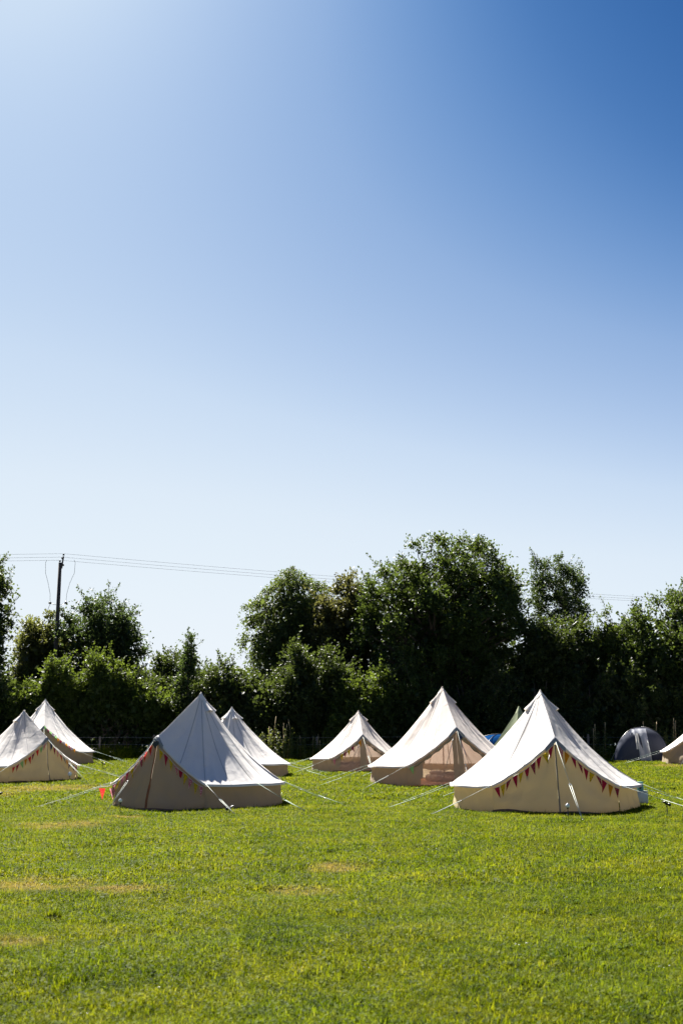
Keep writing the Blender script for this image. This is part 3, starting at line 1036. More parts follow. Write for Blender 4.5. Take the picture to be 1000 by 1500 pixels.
bunting(tG, "magenta and yellow bunting round the closed door of the bright white tent",
        (0.02, 0.97, ['magenta', 'yellow', 'plum', 'magenta', 'yellow', 'magenta', 'plum', 'magenta', 'yellow', 'magenta']),
        (0.0, 0.97, ['plum', 'orange', 'magenta', 'plum', 'yellow', 'magenta', 'plum', 'magenta', 'orange', 'pink']))
bunting(tC, "yellow and pink bunting round the door of the tent with heart slate",
        (0.0, 0.97, ['pink', 'yellow', 'pink', 'plum', 'yellow', 'pink', 'plum', 'red', 'red']),
        (0.0, 0.9, ['pink', 'yellow', 'pink', 'yellow', 'magenta', 'pink', 'yellow', 'magenta', 'yellow']))
bunting(tA, "dark red, green and navy bunting round the small white tent's door",
        (0.05, 0.97, ['red', 'magenta', 'green', 'orange', 'red', 'plum', 'red', 'green', 'pink']),
        (0.0, 0.95, ['pink', 'navy', 'grey', 'orange', 'grey', 'red', 'pink', 'plum', 'navy']), size=0.2)
bunting(tB, "small ragged brown and green flags along a partly hidden tent's door edge",
        None, (0.05, 1.0, ['orange', 'grey', 'plum', 'orange', 'grey', 'plum', 'orange', 'green', 'grey', 'green', 'plum', 'green']), size=0.15, s_off=-0.10)
bunting(tE, "sparse orange and pink flags on the netting-door tent by the weeds",
        (0.05, 0.95, ['pink', None, 'yellow', 'plum', 'yellow', 'plum', None, 'orange']), None, size=0.2)
bunting(tF, "lone green flag hanging at the open tent's netting door corner",
        (0.02, 0.16, ['green']), (0.88, 0.98, ['navy']), size=0.22)

bC = bpy.data.objects["bunting.001"]
ca, sa = math.cos(tC.rz), math.sin(tC.rz)
def toC(wx, wy, wz):
    ax_, ay_ = wx - tC.x, wy - tC.y
    return (ca * ax_ + sa * ay_, -sa * ax_ + ca * ay_, wz - tC.z0)
mb = MB(); mb.tube([toC(-5.66, 29.2, 0.66), toC(-5.82, 29.2, 0.60), toC(-6.2, 29.2, 0.57)], 0.006, 4); mb.build("cord", M['rope'], bC)
for wx, cn in ((-5.96, 'red'), (-5.70, 'pink')):
    rows = []
    for k in range(5):
        f = k / 4; hw_ = 0.085 * (1 - f)
        rows.append([toC(wx - hw_ + 0.01 * f, 29.2, 0.56 - 0.27 * f), toC(wx + 0.01 * f, 29.185, 0.555 - 0.27 * f), toC(wx + hw_ + 0.01 * f, 29.2, 0.55 - 0.27 * f)])
    mb = MB(); mb.grid(np.array(rows)); mb.build("flag", FL[cn], bC)

# heart slate on the grey-shaded tent
root = empty("heart_sign", (tC.x, tC.y, tC.z0), tC.rz)
tag(root, "small dark heart-shaped slate hung at the door peak of a tent", "sign")
pk = tC.edge(0.0)
mb = MB()
ta = np.linspace(0, 2 * np.pi, 41)[:-1]
hx = 16 * np.sin(ta) ** 3 / 16 * 0.105
hz = (13 * np.cos(ta) - 5 * np.cos(2 * ta) - 2 * np.cos(3 * ta) - np.cos(4 * ta)) / 16 * 0.105
ring0 = [(hx[i] + 0.06, pk[1] - 0.10, pk[2] - 0.17 + hz[i]) for i in range(40)]
ring1 = [(hx[i] + 0.06, pk[1] - 0.085, pk[2] - 0.17 + hz[i]) for i in range(40)]
c0 = (0.06, pk[1] - 0.10, pk[2] - 0.17); c1 = (0.06, pk[1] - 0.085, pk[2] - 0.17)
mb.add(ring0 + ring1 + [c0, c1], [(i, (i + 1) % 40, 40 + (i + 1) % 40, 40 + i) for i in range(40)],
       [(80, (i + 1) % 40, i) for i in range(40)] + [(81, 40 + i, 40 + (i + 1) % 40) for i in range(40)])
mb.build("slate", M['slate'], root, smooth=False)
mb = MB(); mb.tube([(0.02, pk[1] - 0.092, pk[2] - 0.09), (0.03, pk[1] - 0.06, pk[2] - 0.02), (0.10, pk[1] - 0.092, pk[2] - 0.09)], 0.004, 4)
mb.build("string", M['rope'], root)

# tarps peeking out in front of the doors
def tarp(t, label, a0, a1, seed):
    r = rng(seed)
    root = empty("footprint_tarp", (t.x, t.y, t.z0), t.rz)
    mb = MB()
    phs = np.linspace(R(a0), R(a1), 30)
    rows = []
    for rr in (0.90, 1.02, 1.10, 1.16):
        w = 1 + 0.018 * np.sin(phs * 13 + seed) + 0.012 * np.sin(phs * 29)
        bx = t.R * rr * w * np.sin(phs); by = -t.R * rr * w * np.cos(phs)
        rows.append(np.stack([bx, by, t.gl(bx, by) + (0.02 + 0.014 * np.sin(phs * 31 + rr * 40))], -1))
    mb.grid(np.array(rows))
    mb.build("sheet", M['tarp'], root)
    tag(root, label, "tarp")
tarp(tG, "grey tarp edge showing under the closed door of the bright white tent", -30, 32, 1)
tarp(tC, "dark shiny tarp edge showing under the tent with heart slate", -30, 38, 2)

solar_globe("white globe lamp on a stake beside the tent with heart slate", -5.12, 27.2)
solar_globe("white globe lamp on a stake before the bright white tent's door", 4.83, 25.1)
solar_globe("white globe lamp by the small white tent's wall", -9.25, 39.8, 0.2, 0.07)
spot_lamp("black spot lamp on a stake by the pegged rope of the bright white tent", 7.24, 26.15, R(10), 0.26)
spot_lamp("black spot lamp low in the grass beside the tent with heart slate", -2.53, 26.6, R(200), 0.12)
spot_lamp("black spot lamp between the rear tents' guy ropes", -9.73, 47.6, R(30), 0.24)
spot_lamp("black spot lamp alone on the lawn before the small white tent", -9.40, 32.2, R(150), 0.12)

# storage box with a teal carton
bx, by = 7.62, 29.9
root = empty("storage_box", (bx, by, G(bx, by)), R(12))
tag(root, "pale grey plastic box against the wall of the bright white tent", "box")
mb = MB(); mb.box((0, 0, 0.16), (0.30, 0.26, 0.32), bev=0.02); mb.build("body", M['boxgrey'], root)
mb = MB(); mb.box((0, 0, 0.335), (0.31, 0.27, 0.03), bev=0.01); mb.build("lid", M['boxgrey'], root)
root = empty("carton", (bx - 0.02, by, G(bx, by) + 0.35), R(5))
tag(root, "teal carton standing on the pale grey plastic box", "carton")
mb = MB(); mb.box((0, 0, 0.11), (0.18, 0.14, 0.22), bev=0.006); mb.build("body", M['teal'], root)
mb = MB(); mb.lathe([(0.03, 0), (0.03, 0.012), (0.001, 0.013)], (0.0, -0.0705, 0.07), 12, M=Matrix.Rotation(R(90), 3, 'X')); mb.build("spout", M['black'], root)

# bedding inside the two netting-door tents
def bed(t, label, lx, ly, rz, mat):
    ca, sa = math.cos(t.rz), math.sin(t.rz)
    wx, wy = t.x + ca * lx - sa * ly, t.y + sa * lx + ca * ly
    root = empty("camp_bed", (wx, wy, t.z0 + 0.04), t.rz + rz)
    tag(root, label, "bed")
    mb = MB(); mb.box((0, 0, 0.12), (1.9, 0.8, 0.2), bev=0.05); mb.build("mattress", M['pillow'], root)
    mb = MB(); mb.box((0.2, 0, 0.24), (1.45, 0.86, 0.12), bev=0.05); mb.build("blanket", mat, root)
    mb = MB(); mb.box((-0.72, 0, 0.28), (0.34, 0.55, 0.14), bev=0.06); mb.build("pillow", M['pillow'], root)
bed(tF, "low bed with dark blanket inside the open netting-door tent", 0.5, 0.6, R(20), M['blanket'])
bed(tE, "low bed inside the smallest-looking netting-door tent", -0.2, 0.5, R(-10), M['blanket'])

# ------------------------------------------------------------------ other tents
def dome_shape(lx, ly, h, n=28, m=16, px=2.6):
    """rounded dome over a rectangular footprint"""
    a = np.linspace(0, 2 * np.pi, n * 2 + 1); e = np.linspace(0, np.pi / 2, m)
    EE, AA = np.meshgrid(e, a, indexing='ij')
    c = np.abs(np.cos(AA)) ** (2 / 3.2) * np.sign(np.cos(AA)); s = np.abs(np.sin(AA)) ** (2 / 3.2) * np.sign(np.sin(AA))
    rad = np.cos(EE) ** 0.85
    return np.stack([lx * c * rad, ly * s * rad, h * np.sin(EE) ** 0.95], -1)

dx, dy = 14.55, 56.3
root = empty("dome_tent", (dx, dy, G(dx, dy) + 0.0), R(-14))
tag(root, "dark grey dome tent with pale door panel tied back, by the hedge", "tent")
S = dome_shape(1.25, 1.1, 1.58)
# pull out a porch towards the front left
wgt = np.exp(-((S[..., 0] + 0.75) / 0.7) ** 2) * smooth((-S[..., 1] - 0.1) / 0.9) * (1 - S[..., 2] / 1.7)
S[..., 0] -= 0.40 * wgt; S[..., 1] -= 0.35 * wgt
mb = MB(); mb.grid(S); mb.build("flysheet", M['fly_dark'], root)
for sg in (-1, 1):
    an = np.linspace(0, np.pi, 25)
    mb = MB(); mb.tube([(1.24 * math.cos(q), sg * 0.9 * math.cos(q), 1.60 * math.sin(q) ** 0.95 + 0.01) for q in an], 0.016, 6)
    mb.build("pole_sleeve", M['black'], root)
def drape(u0, u1, z0_, z1_, out, name, mat, wob):
    us = np.linspace(0, 1, 9); vs = np.linspace(0, 1, 14)
    VV, UU = np.meshgrid(vs, us, indexing='ij')
    xx = (u0[0] + (u0[1] - u0[0]) * UU) * (1 - VV) + (u1[0] + (u1[1] - u1[0]) * UU) * VV
    zz = z0_ + (z1_ - z0_) * VV
    yy = -1.12 * np.sqrt(np.clip(1 - (zz / 1.62) ** 2, 0.02, 1)) * np.clip(1 - (np.abs(xx) / 1.3) ** 3.2, 0.05, 1) ** 0.3 - out - wob * np.sin(UU * 9 + VV * 3)
    mb = MB(); mb.grid(np.stack([xx, yy, zz], -1)); mb.build(name, mat, root)
drape((-0.62, 0.0), (-0.52, -0.2), 0.02, 1.50, 0.06, "door_panel", M['fly_light'], 0.03)
drape((-0.10, 0.42), (-0.30, 0.20), 0.02, 1.52, 0.08, "door_panel", M['fly_light'], 0.03)
drape((-0.28, -0.14), (-0.30, -0.16), 0.55, 1.30, 0.13, "inner_curtain", M['fly_white'], 0.02)
for (a_, b_) in (((-1.5, -1.1, 0.0), (-1.0, -0.7, 0.9)), ((0.4, -1.75, 0.0), (0.25, -1.05, 0.95)), ((1.8, -0.9, 0.0), (1.05, -0.7, 0.7))):
    mb = MB(); mb.tube([a_, b_], 0.006, 4); mb.build("guy_rope", M['rope'], root)

bx, by = 6.95, 51.0
root = empty("dome_tent", (bx, by, G(bx, by)), R(25))
tag(root, "blue dome tent whose top shows between the two netting and white bell tents", "tent")
mb = MB(); mb.grid(dome_shape(1.5, 1.2, 1.36)); mb.build("flysheet", M['fly_blue'], root)
for sg in (-1, 1):
    an = np.linspace(0, np.pi, 25)
    mb = MB(); mb.tube([(1.5 * math.cos(q), sg * 1.0 * math.cos(q), 1.385 * math.sin(q) ** 0.95) for q in an], 0.014, 6)
    mb.build("pole_sleeve", M['black'], root)

gx, gy = 7.06, 46.0
root = empty("pyramid_tent", (gx, gy, G(gx, gy)), R(8))
tag(root, "pointed green tent standing behind the bright white bell tent", "tent")
Hg = 2.52
for k in range(6):
    a0, a1 = R(60 * k - 30), R(60 * k + 30)
    us = np.linspace(0, 1, 7); vs = np.linspace(0, 1, 14)
    VV, UU = np.meshgrid(vs, us, indexing='ij')
    c0 = np.array([math.sin(a0), -math.cos(a0)]) * 1.95; c1 = np.array([math.sin(a1), -math.cos(a1)]) * 1.95
    ex = c0[0] * (1 - UU) + c1[0] * UU; ey = c0[1] * (1 - UU) + c1[1] * UU
    sag = 1 - 0.10 * np.sin(np.pi * UU) * np.sin(np.pi * VV)
    mb = MB(); mb.grid(np.stack([ex * VV * sag, ey * VV * sag, Hg * (1 - VV) - 0.10 * np.sin(np.pi * VV)], -1))
    mb.build("canvas_panel", M['fly_green'], root)
mb = MB(); mb.lathe([(0.002, Hg + 0.05), (0.03, Hg + 0.03), (0.17, Hg - 0.26)], n=6); mb.build("apex_cap", M['fly_green'], root)

# ------------------------------------------------------------------ trees
def leaf_arrays(pos, axis, nrm, size, rn):
    """one kite-shaped leaf of four corners per point"""
    axis = axis / (np.linalg.norm(axis, axis=1, keepdims=True) + 1e-9)
    side = np.cross(nrm, axis)
    side /= (np.linalg.norm(side, axis=1, keepdims=True) + 1e-9)
    s = size[:, None]
    up = np.cross(axis, side)
    v = np.stack([pos, pos + axis * s * 0.5 + side * s * 0.34 + up * s * 0.06, pos + axis * s, pos + axis * s * 0.5 - side * s * 0.34 + up * s * 0.06], 1)
    return v.reshape(-1, 3), np.repeat(rn, 4)

def leaf_object(name, V, rn, mat, parent):
    n = len(V) // 4
    q = np.arange(n * 4).reshape(n, 4)
    me = npmesh(name, V, q, None, False, None, {"rnd": rn})
    return link(name, me, parent, mat)

def tree(name, label, cat, x, y, height, base, rx, ry, seed, leaf='oak', lsize=0.13, clumps=90, per=230, csize=0.85, style='oak', trunk_r=0.22, stems=1, bark='bark', lumps=0.28, fill=0.5, group=None, tall_shoots=0, limbs=None, top_flat=1.0, lean=(0, 0), core=30):
    r = rng(seed)
    z0 = G(x, y)
    root = empty(name, (x, y, z0))
    tag(root, label, cat, group)
    cz = (base + height) / 2; rzv = (height - base) / 2
    # clump centres in a lumpy envelope
    d = r.normal(size=(clumps, 3)); d /= np.linalg.norm(d, axis=1, keepdims=True)
    lob = r.normal(size=(7, 3)); lob /= np.linalg.norm(lob, axis=1, keepdims=True)
    amp = r.uniform(-1, 1, 7)
    bumpv = sum(a * np.exp(2.5 * (d @ l - 1)) for a, l in zip(amp, lob)) * 1.2
    rad = (fill + (1 - fill) * r.uniform(0, 1, clumps) ** 0.6) * (1 + lumps * bumpv)
    rad = np.clip(rad, 0.15, 1.12)
    cr = csize * r.uniform(0.65, 1.25, clumps)
    ex, ey, ez = max(rx - csize * 0.6, 0.3), max(ry - csize * 0.6, 0.3), max(rzv - csize * 0.5, 0.3)
    C = np.stack([d[:, 0] * rad * ex + lean[0] * (d[:, 2] + 1) / 2, d[:, 1] * rad * ey, cz + d[:, 2] * rad * ez * np.where(d[:, 2] > 0, top_flat, 1.0)], -1)
    C[:, 2] = np.maximum(C[:, 2], 0.35)
    if base < 0.2:      # shrubs: several rounded heads of different height, full skirts
        lk = r.integers(4, size=clumps)
        lo = np.array([-0.62, -0.2, 0.25, 0.66])[r.permutation(4)] * rx
        hs = np.array([1.0, r.uniform(0.62, 0.8), r.uniform(0.75, 0.95), r.uniform(0.55, 0.75)])
        C[:, 0] = C[:, 0] * 0.55 + lo[lk]
        C[:, 2] = C[:, 2] * hs[lk]
        C[:, 1] += r.uniform(-0.5, 0.5, 4)[lk]
        lowm = C[:, 2] < height * 0.45
        C[lowm, 0] *= 1.12; C[lowm, 1] *= 1.12
    # leaves on twigs within each clump
    ntw = max(6, int(per / 16))
    N = clumps * ntw
    ci = np.repeat(np.arange(clumps), ntw)
    outd = C - np.array([0, 0, cz - 0.3 * rzv]); outd /= (np.linalg.norm(outd, axis=1, keepdims=True) + 1e-6)
    td = r.normal(size=(N, 3)); td /= np.linalg.norm(td, axis=1, keepdims=True)
    td = td + outd[ci] * 0.45 + np.array([0, 0, 0.25])
    td /= np.linalg.norm(td, axis=1, keepdims=True)
    tl = cr[ci] * r.uniform(0.5, 1.25, N)
    if style == 'birch':
        tl *= 1.2
    k = max(4, int(per / ntw))
    ti = np.repeat(np.arange(N), k)
    f = r.uniform(0.12, 1.0, N * k)
    pos = C[ci][ti] + td[ti] * (tl[ti] * f)[:, None]
    if style == 'birch':
        pos[:, 2] -= (tl[ti] * f) ** 2 * 0.95
        pos[:, :2] += r.normal(size=(len(pos), 2)) * 0.05
    else:
        pos[:, 2] -= 0.10 * (tl[ti] * f) ** 2
    pos += r.normal(size=pos.shape) * lsize * 0.55
    ax = td[ti] * 0.7 + r.normal(size=pos.shape) * 0.7
    if style == 'birch':
        ax[:, 2] -= 1.0
    nr = r.normal(size=pos.shape) * 0.75 + np.array([0, 0, 0.75])
    sz = lsize * r.uniform(0.6, 1.3, len(pos))
    rn = np.clip(np.repeat(r.uniform(0, 0.75, clumps), ntw * k) * 0.6 + r.uniform(0, 0.55, len(pos)), 0, 1)
    keep = pos[:, 2] > 0.05
    pos, ax, nr, sz, rn = pos[keep], ax[keep], nr[keep], sz[keep], rn[keep]
    Vs = [leaf_arrays(pos, ax, nr, sz, rn)]
    # oversized dark leaves added inside the crown to block light
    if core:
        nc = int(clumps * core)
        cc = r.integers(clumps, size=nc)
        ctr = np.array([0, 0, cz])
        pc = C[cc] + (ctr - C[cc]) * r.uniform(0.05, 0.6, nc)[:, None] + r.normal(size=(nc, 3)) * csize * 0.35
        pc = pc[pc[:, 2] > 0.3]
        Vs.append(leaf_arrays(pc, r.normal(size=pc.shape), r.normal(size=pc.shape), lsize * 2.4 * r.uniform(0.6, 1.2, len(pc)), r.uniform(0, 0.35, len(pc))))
    # wood
    mb = MB()
    ends = []
    for sidx in range(stems):
        top = np.array([r.uniform(-0.25, 0.25) * rx * (1 if stems == 1 else 2.2) + lean[0] * 0.5, r.uniform(-0.2, 0.2) * ry, base + (height - base) * r.uniform(0.62, 0.8)])
        b0 = np.array([0 if stems == 1 else r.uniform(-0.35, 0.35) * min(rx, 1.5), 0 if stems == 1 else r.uniform(-0.3, 0.3), -0.15])
        pts = []
        nseg = 8
        for i in range(nseg + 1):
            fz = i / nseg
            w = np.array([math.sin(fz * 5 + seed + sidx), math.cos(fz * 4 + seed * 2 + sidx), 0]) * 0.10 * min(1, fz * 3) * (height / 10)
            pts.append(b0 * (1 - fz) + top * fz + w * (1 if i > 0 else 0))
        rads = [trunk_r * (1.35 if i == 0 else 1.0) * (1 - 0.86 * (i / nseg)) for i in range(nseg + 1)]
        mb.tube([tuple(q) for q in pts], rads, 8)
        ends.append((np.array(pts), rads))
    trunk = mb.build("trunk", M[bark], root)
    nl = limbs if limbs is not None else int(clumps * 0.55)
    order = r.permutation(clumps)[:nl]
    mbl = MB()
    for j, c in enumerate(order):
        pts, rads = ends[j % stems]
        tgt = C[c]
        zst = max(base * 0.6 + 0.2, tgt[2] - 0.75 * np.hypot(tgt[0], tgt[1]) - r.uniform(0, 0.6))
        fz = np.clip((zst - pts[0][2]) / (pts[-1][2] - pts[0][2]), 0.08, 0.97)
        ii = fz * (len(pts) - 1); i0 = int(ii); fr = ii - i0
        i1 = min(i0 + 1, len(pts) - 1)
        st = pts[i0] * (1 - fr) + pts[i1] * fr
        r0 = (rads[i0] * (1 - fr) + rads[i1] * fr) * 0.5
        pl = []
        for q in range(5):
            ff = q / 4
            pp = st * (1 - ff) + tgt * ff
            pp = pp + np.array([r.normal() * 0.07, r.normal() * 0.07, 0.16 * np.linalg.norm(tgt - st) * math.sin(math.pi * ff) * (0.6 if style != 'birch' else 1.3)]) * (1 if 0 < q < 4 else 0)
            pl.append(tuple(pp))
        r1 = max(0.012, r0 * 0.25)
        mbl.tube(pl, [r0 * (1 - q / 4) + r1 * q / 4 for q in range(5)], 5, caps=False)
    # long bare-tipped shoots that break the outline
    if tall_shoots:
        pos2 = []; ax2 = []
        topi = np.argsort(-(C[:, 2] + 0.5 * np.abs(C[:, 0])))[:max(6, clumps // 3)]
        for k2 in range(tall_shoots):
            c = C[topi[r.integers(len(topi))]]
            dd = np.array([r.normal() * 0.35, r.normal() * 0.35, 1.0]) + np.array([c[0] / rx, c[1] / ry, 0]) * 0.7
            dd /= np.linalg.norm(dd)
            Ls = r.uniform(0.7, 1.5) * csize * 1.1
            p1 = c + dd * (Ls + cr.mean() * 0.5)
            mbl.tube([tuple(c), tuple((c + p1) / 2 + r.normal(size=3) * 0.04), tuple(p1)], [0.014, 0.01, 0.005], 4, caps=False)
            m_ = 26
            ff = r.uniform(0.25, 1, m_)
            q = c + (p1 - c) * ff[:, None] + r.normal(size=(m_, 3)) * 0.09 * (1.2 - ff[:, None])
            pos2.append(q); ax2.append(np.tile(dd, (m_, 1)) * 0.5 + r.normal(size=(m_, 3)) * 0.7)
        pos2 = np.concatenate(pos2); ax2 = np.concatenate(ax2)
        Vs.append(leaf_arrays(pos2, ax2, r.normal(size=pos2.shape) + np.array([0, 0, .5]), lsize * r.uniform(0.6, 1.2, len(pos2)), r.uniform(0.2, 1, len(pos2))))
    mbl.build("limbs", M[bark], trunk)
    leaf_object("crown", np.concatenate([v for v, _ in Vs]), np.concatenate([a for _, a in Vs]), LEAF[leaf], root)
    return root

TG = "trees standing in the hedgerow"
SG = "shrubs along the field hedge"
tree("oak_tree", "tallest broad oak rising behind the tall netting-door tent", "tree", 5.8, 65.0, 12.6, 1.8, 5.1, 4.4, 31, 'oak', 0.165, 300, 250, 1.0, trunk_r=0.42, tall_shoots=14, core=16, group=TG, lumps=0.22, fill=0.42)
tree("weeping_birch", "weeping birch with two pale bare stems in its crown", "tree", -3.2, 70.0, 11.7, 2.6, 3.5, 2.6, 12, 'birch', 0.14, 170, 250, 1.0, style='birch', core=24, trunk_r=0.16, stems=2, bark='birch_bark', group=TG, lumps=0.3)
tree("ash_tree", "slender airy ash tree with sky showing through its crown", "tree", 13.0, 68.0, 12.4, 5.4, 2.55, 2.2, 13, 'ash', 0.13, 115, 150, 0.68, core=0, trunk_r=0.16, tall_shoots=22, group=TG, lumps=0.3, fill=0.45)
tree("field_tree", "bronze-tinted tree between the weeping birch and the broad oak", "tree", 0.6, 67.5, 10.4, 2.0, 2.4, 2.2, 14, 'brown', 0.16, 110, 230, 0.8, trunk_r=0.2, tall_shoots=10, group=TG)
tree("field_tree", "loose-branched tree just beyond the wooden power pole", "tree", -14.3, 69.0, 9.6, 1.8, 3.3, 2.4, 15, 'ash', 0.15, 140, 220, 0.85, trunk_r=0.2, tall_shoots=34, group=TG, lumps=0.42, fill=0.4)
tree("field_tree", "yellowish-leaved tree close behind the wooden power pole", "tree", -18.4, 70.0, 8.9, 1.6, 2.5, 2.2, 16, 'olive', 0.16, 110, 220, 0.8, trunk_r=0.2, tall_shoots=6, group=TG)
tree("field_tree", "tall dark tree at the end of the hedge past the power pole", "tree", -20.3, 63.0, 11.0, 1.6, 2.6, 2.6, 17, 'hedge', 0.16, 140, 230, 0.85, trunk_r=0.24, tall_shoots=14, group=TG, lumps=0.35)
tree("field_tree", "leafy pale-tipped tree behind the dark grey dome tent", "tree", 18.6, 63.5, 8.7, 1.2, 3.4, 2.6, 18, 'oak', 0.16, 170, 230, 0.9, trunk_r=0.24, tall_shoots=30, group=TG, lumps=0.35)
tree("sapling", "young spire-shaped sapling above the low gap in the hedge", "tree", -8.2, 61.0, 6.7, 1.2, 0.95, 0.9, 19, 'ash', 0.12, 30, 130, 0.5, trunk_r=0.07, tall_shoots=12, group=TG, fill=0.25, core=10)
tree("sapling", "thin sapling between the airy ash and the pale-tipped tree", "tree", 14.7, 63.0, 8.4, 2.0, 0.95, 0.9, 20, 'bright', 0.12, 30, 120, 0.5, trunk_r=0.07, tall_shoots=14, group=TG, fill=0.25, core=10)
tree("field_tree", "dark tree beneath the airy ash, right of the broad oak", "tree", 11.6, 63.5, 8.2, 0.8, 2.8, 2.4, 21, 'hedge', 0.16, 130, 220, 0.9, trunk_r=0.2, tall_shoots=12, group=TG)
tree("field_tree", "dark tree filling the hedge beyond the dome tent", "tree", 15.0, 66.0, 7.8, 0.8, 2.8, 2.4, 22, 'hedge', 0.16, 120, 210, 0.9, trunk_r=0.2, tall_shoots=10, group=TG)
tree("field_tree", "tree crowning the far end of the hedge past the dome tent", "tree", 22.6, 62.5, 9.6, 1.0, 2.9, 2.6, 23, 'oak', 0.16, 130, 220, 0.9, trunk_r=0.22, tall_shoots=16, group=TG)

SH = [  # x, y, h, rx, leaf, label
    (-16.4, 61.0, 5.7, 2.2, 'bright', "bright green rounded shrub at the foot of the power pole"),
    (-12.0, 61.0, 6.3, 3.0, 'bright', "largest bushy green shrub between the power pole and the sapling"),
    (-19.8, 60.8, 5.0, 2.2, 'hedge', "dark shrub behind the small white tent"),
    (-23.5, 61.0, 6.0, 2.6, 'hedge', "dark shrub at the far end of the hedge"),
    (-8.6, 62.5, 5.2, 1.9, 'hedge', "dense green shrub below the spire-shaped sapling"),
    (-10.2, 66.5, 5.8, 2.4, 'hedge', "low shrub seen over the gap in the hedge"),
    (-6.4, 66.0, 5.3, 2.2, 'oak', "low shrub in the gap beside the weeping birch"),
    (-4.6, 61.2, 5.9, 2.6, 'hedge', "big dark shrub before the weeping birch, bare twig across it"),
    (-1.9, 61.0, 6.6, 2.2, 'hedge', "tall shrub hiding the lower stems of the weeping birch"),
    (0.9, 60.6, 4.9, 1.5, 'bright', "yellow-green lit shrub below the bronze-tinted tree"),
    (3.2, 61.2, 5.3, 2.1, 'oak', "leafy shrub under the oak behind the smallest-looking tent"),
    (6.6, 61.2, 4.8, 2.3, 'hedge', "dark shrub under the middle of the broad oak"),
    (10.0, 61.2, 5.2, 2.2, 'hedge', "dark shrub behind the bright white tent's apex"),
    (13.6, 61.4, 5.0, 2.2, 'hedge', "dark shrub straight behind the dome tent"),
    (17.0, 61.2, 4.8, 2.1, 'hedge', "dark shrub between dome tent and pale-tipped tree"),
    (20.6, 61.0, 5.2, 2.3, 'oak', "leafy shrub behind the cream tent beside the dome tent"),
    (24.5, 61.5, 5.6, 2.6, 'hedge', "last dark shrub beyond the cream tent and dome tent"),
]
for i, (x, y, h, rx, lf, lab) in enumerate(SH):
    tree("hedge_shrub", lab, "shrub", x, y, h, 0.0, rx, 1.7, 100 + i, lf, 0.145, int(32 * rx * h / 4.5 + 16), 220, 0.8, trunk_r=0.09, stems=3, group=SG, tall_shoots=int(16 + 8 * rx), limbs=22, lumps=0.5, fill=0.42)
# unseen second line of trees, added to block light under the crowns
for i, (x, h, lab) in enumerate([(-21, 6.0, "added light-blocking tree past the power pole"), (-16, 5.6, "shaded copse tree behind the power pole's shrubs"), (-1, 6.5, "added light-blocking tree behind the bronze-tinted tree"), (4, 7.0, "added light-blocking tree left behind the broad oak"), (9, 7.5, "added light-blocking tree right behind the broad oak"), (14, 6.8, "added light-blocking tree behind the airy ash"), (19.5, 7.0, "added light-blocking tree behind the pale-tipped tree"), (25, 7.0, "shaded copse tree at the hedge's far end")]):
    tree("light_block_tree", lab, "tree", x, 74.0 + (i % 2) * 2, h, 0.3, 3.2, 2.0, 200 + i, 'hedge', 0.20, 60, 150, 1.1, trunk_r=0.18, group="trees added behind the hedge to block light", limbs=15)

# dense undergrowth below the crowns: one dark mass of leaves
r = rng(555)
nu = 110000
ux_ = r.uniform(-30, 34, nu); uy_ = r.uniform(60.3, 69.5, nu)
ht = (1.6 + 2.2 * np.clip((uy_ - 60.3) / 3, 0, 1)) + 0.8 * np.sin(ux_ * 0.9) + 0.5 * np.sin(ux_ * 2.3 + uy_)
uz_ = gz(ux_, uy_) + ht * r.uniform(0, 1, nu) ** 0.8
V, rn = leaf_arrays(np.stack([ux_, uy_, uz_], -1), r.normal(size=(nu, 3)), r.normal(size=(nu, 3)) + np.array([0, 0, 0.6]), 0.26 * r.uniform(0.6, 1.3, nu), r.uniform(0, 0.6, nu))
o = leaf_object("undergrowth", V, rn, LEAF['hedge'], None)
tag(o, "dark tangled undergrowth beneath the hedgerow trees", "undergrowth")
o['kind'] = 'stuff'

# ------------------------------------------------------------------ weeds along the hedge
def weed(label, x, y, h, n, seed, spread=0.5, dry=0):
    r = rng(seed)
    root = empty("tall_weed", (x, y, G(x, y)))
    tag(root, label, "weed", "tall weeds at the foot of the hedge")
    mb = MB(); md = MB()
    pos = []; ax = []
    for i in range(n):
        bx_, by_ = r.normal() * spread, r.normal() * spread * 0.4
        hh = h * r.uniform(0.6, 1.08)
        tx, ty = bx_ + r.normal() * 0.10, by_ + r.normal() * 0.10
        if i < dry:
            md.tube([(bx_, by_, -0.03), (tx, ty, hh * 0.8), (tx + r.normal() * 0.05, ty, hh * 1.15)], [0.008, 0.007, 0.018], 4)
            continue
        mb.tube([(bx_, by_, -0.03), ((bx_ + tx) / 2, (by_ + ty) / 2, hh / 2), (tx, ty, hh)], [0.009, 0.007, 0.003], 4, caps=False)
        m_ = 46
        f = r.uniform(0.12, 1.0, m_)
        q = np.stack([bx_ + (tx - bx_) * f, by_ + (ty - by_) * f, hh * f], -1)
        an = r.uniform(0, 6.28, m_)
        d = np.stack([np.cos(an), np.sin(an), r.uniform(-0.3, 0.5, m_)], -1)
        pos.append(q + d * 0.03); ax.append(d)
    mb.build("stems", M['stem'], root)
    if dry:
        md.build("seed_heads", M['straw'], root)
    pos = np.concatenate(pos); ax = np.concatenate(ax)
    V, rn = leaf_arrays(pos, ax, np.array([0, 0, 1.0]) + r.normal(size=pos.shape) * 0.5, 0.13 * r.uniform(0.6, 1.2, len(pos)) * (1.25 - pos[:, 2] / h * 0.6), r.uniform(0.2, 1, len(pos)))
    leaf_object("leaves", V, rn, LEAF['nettle'], root)

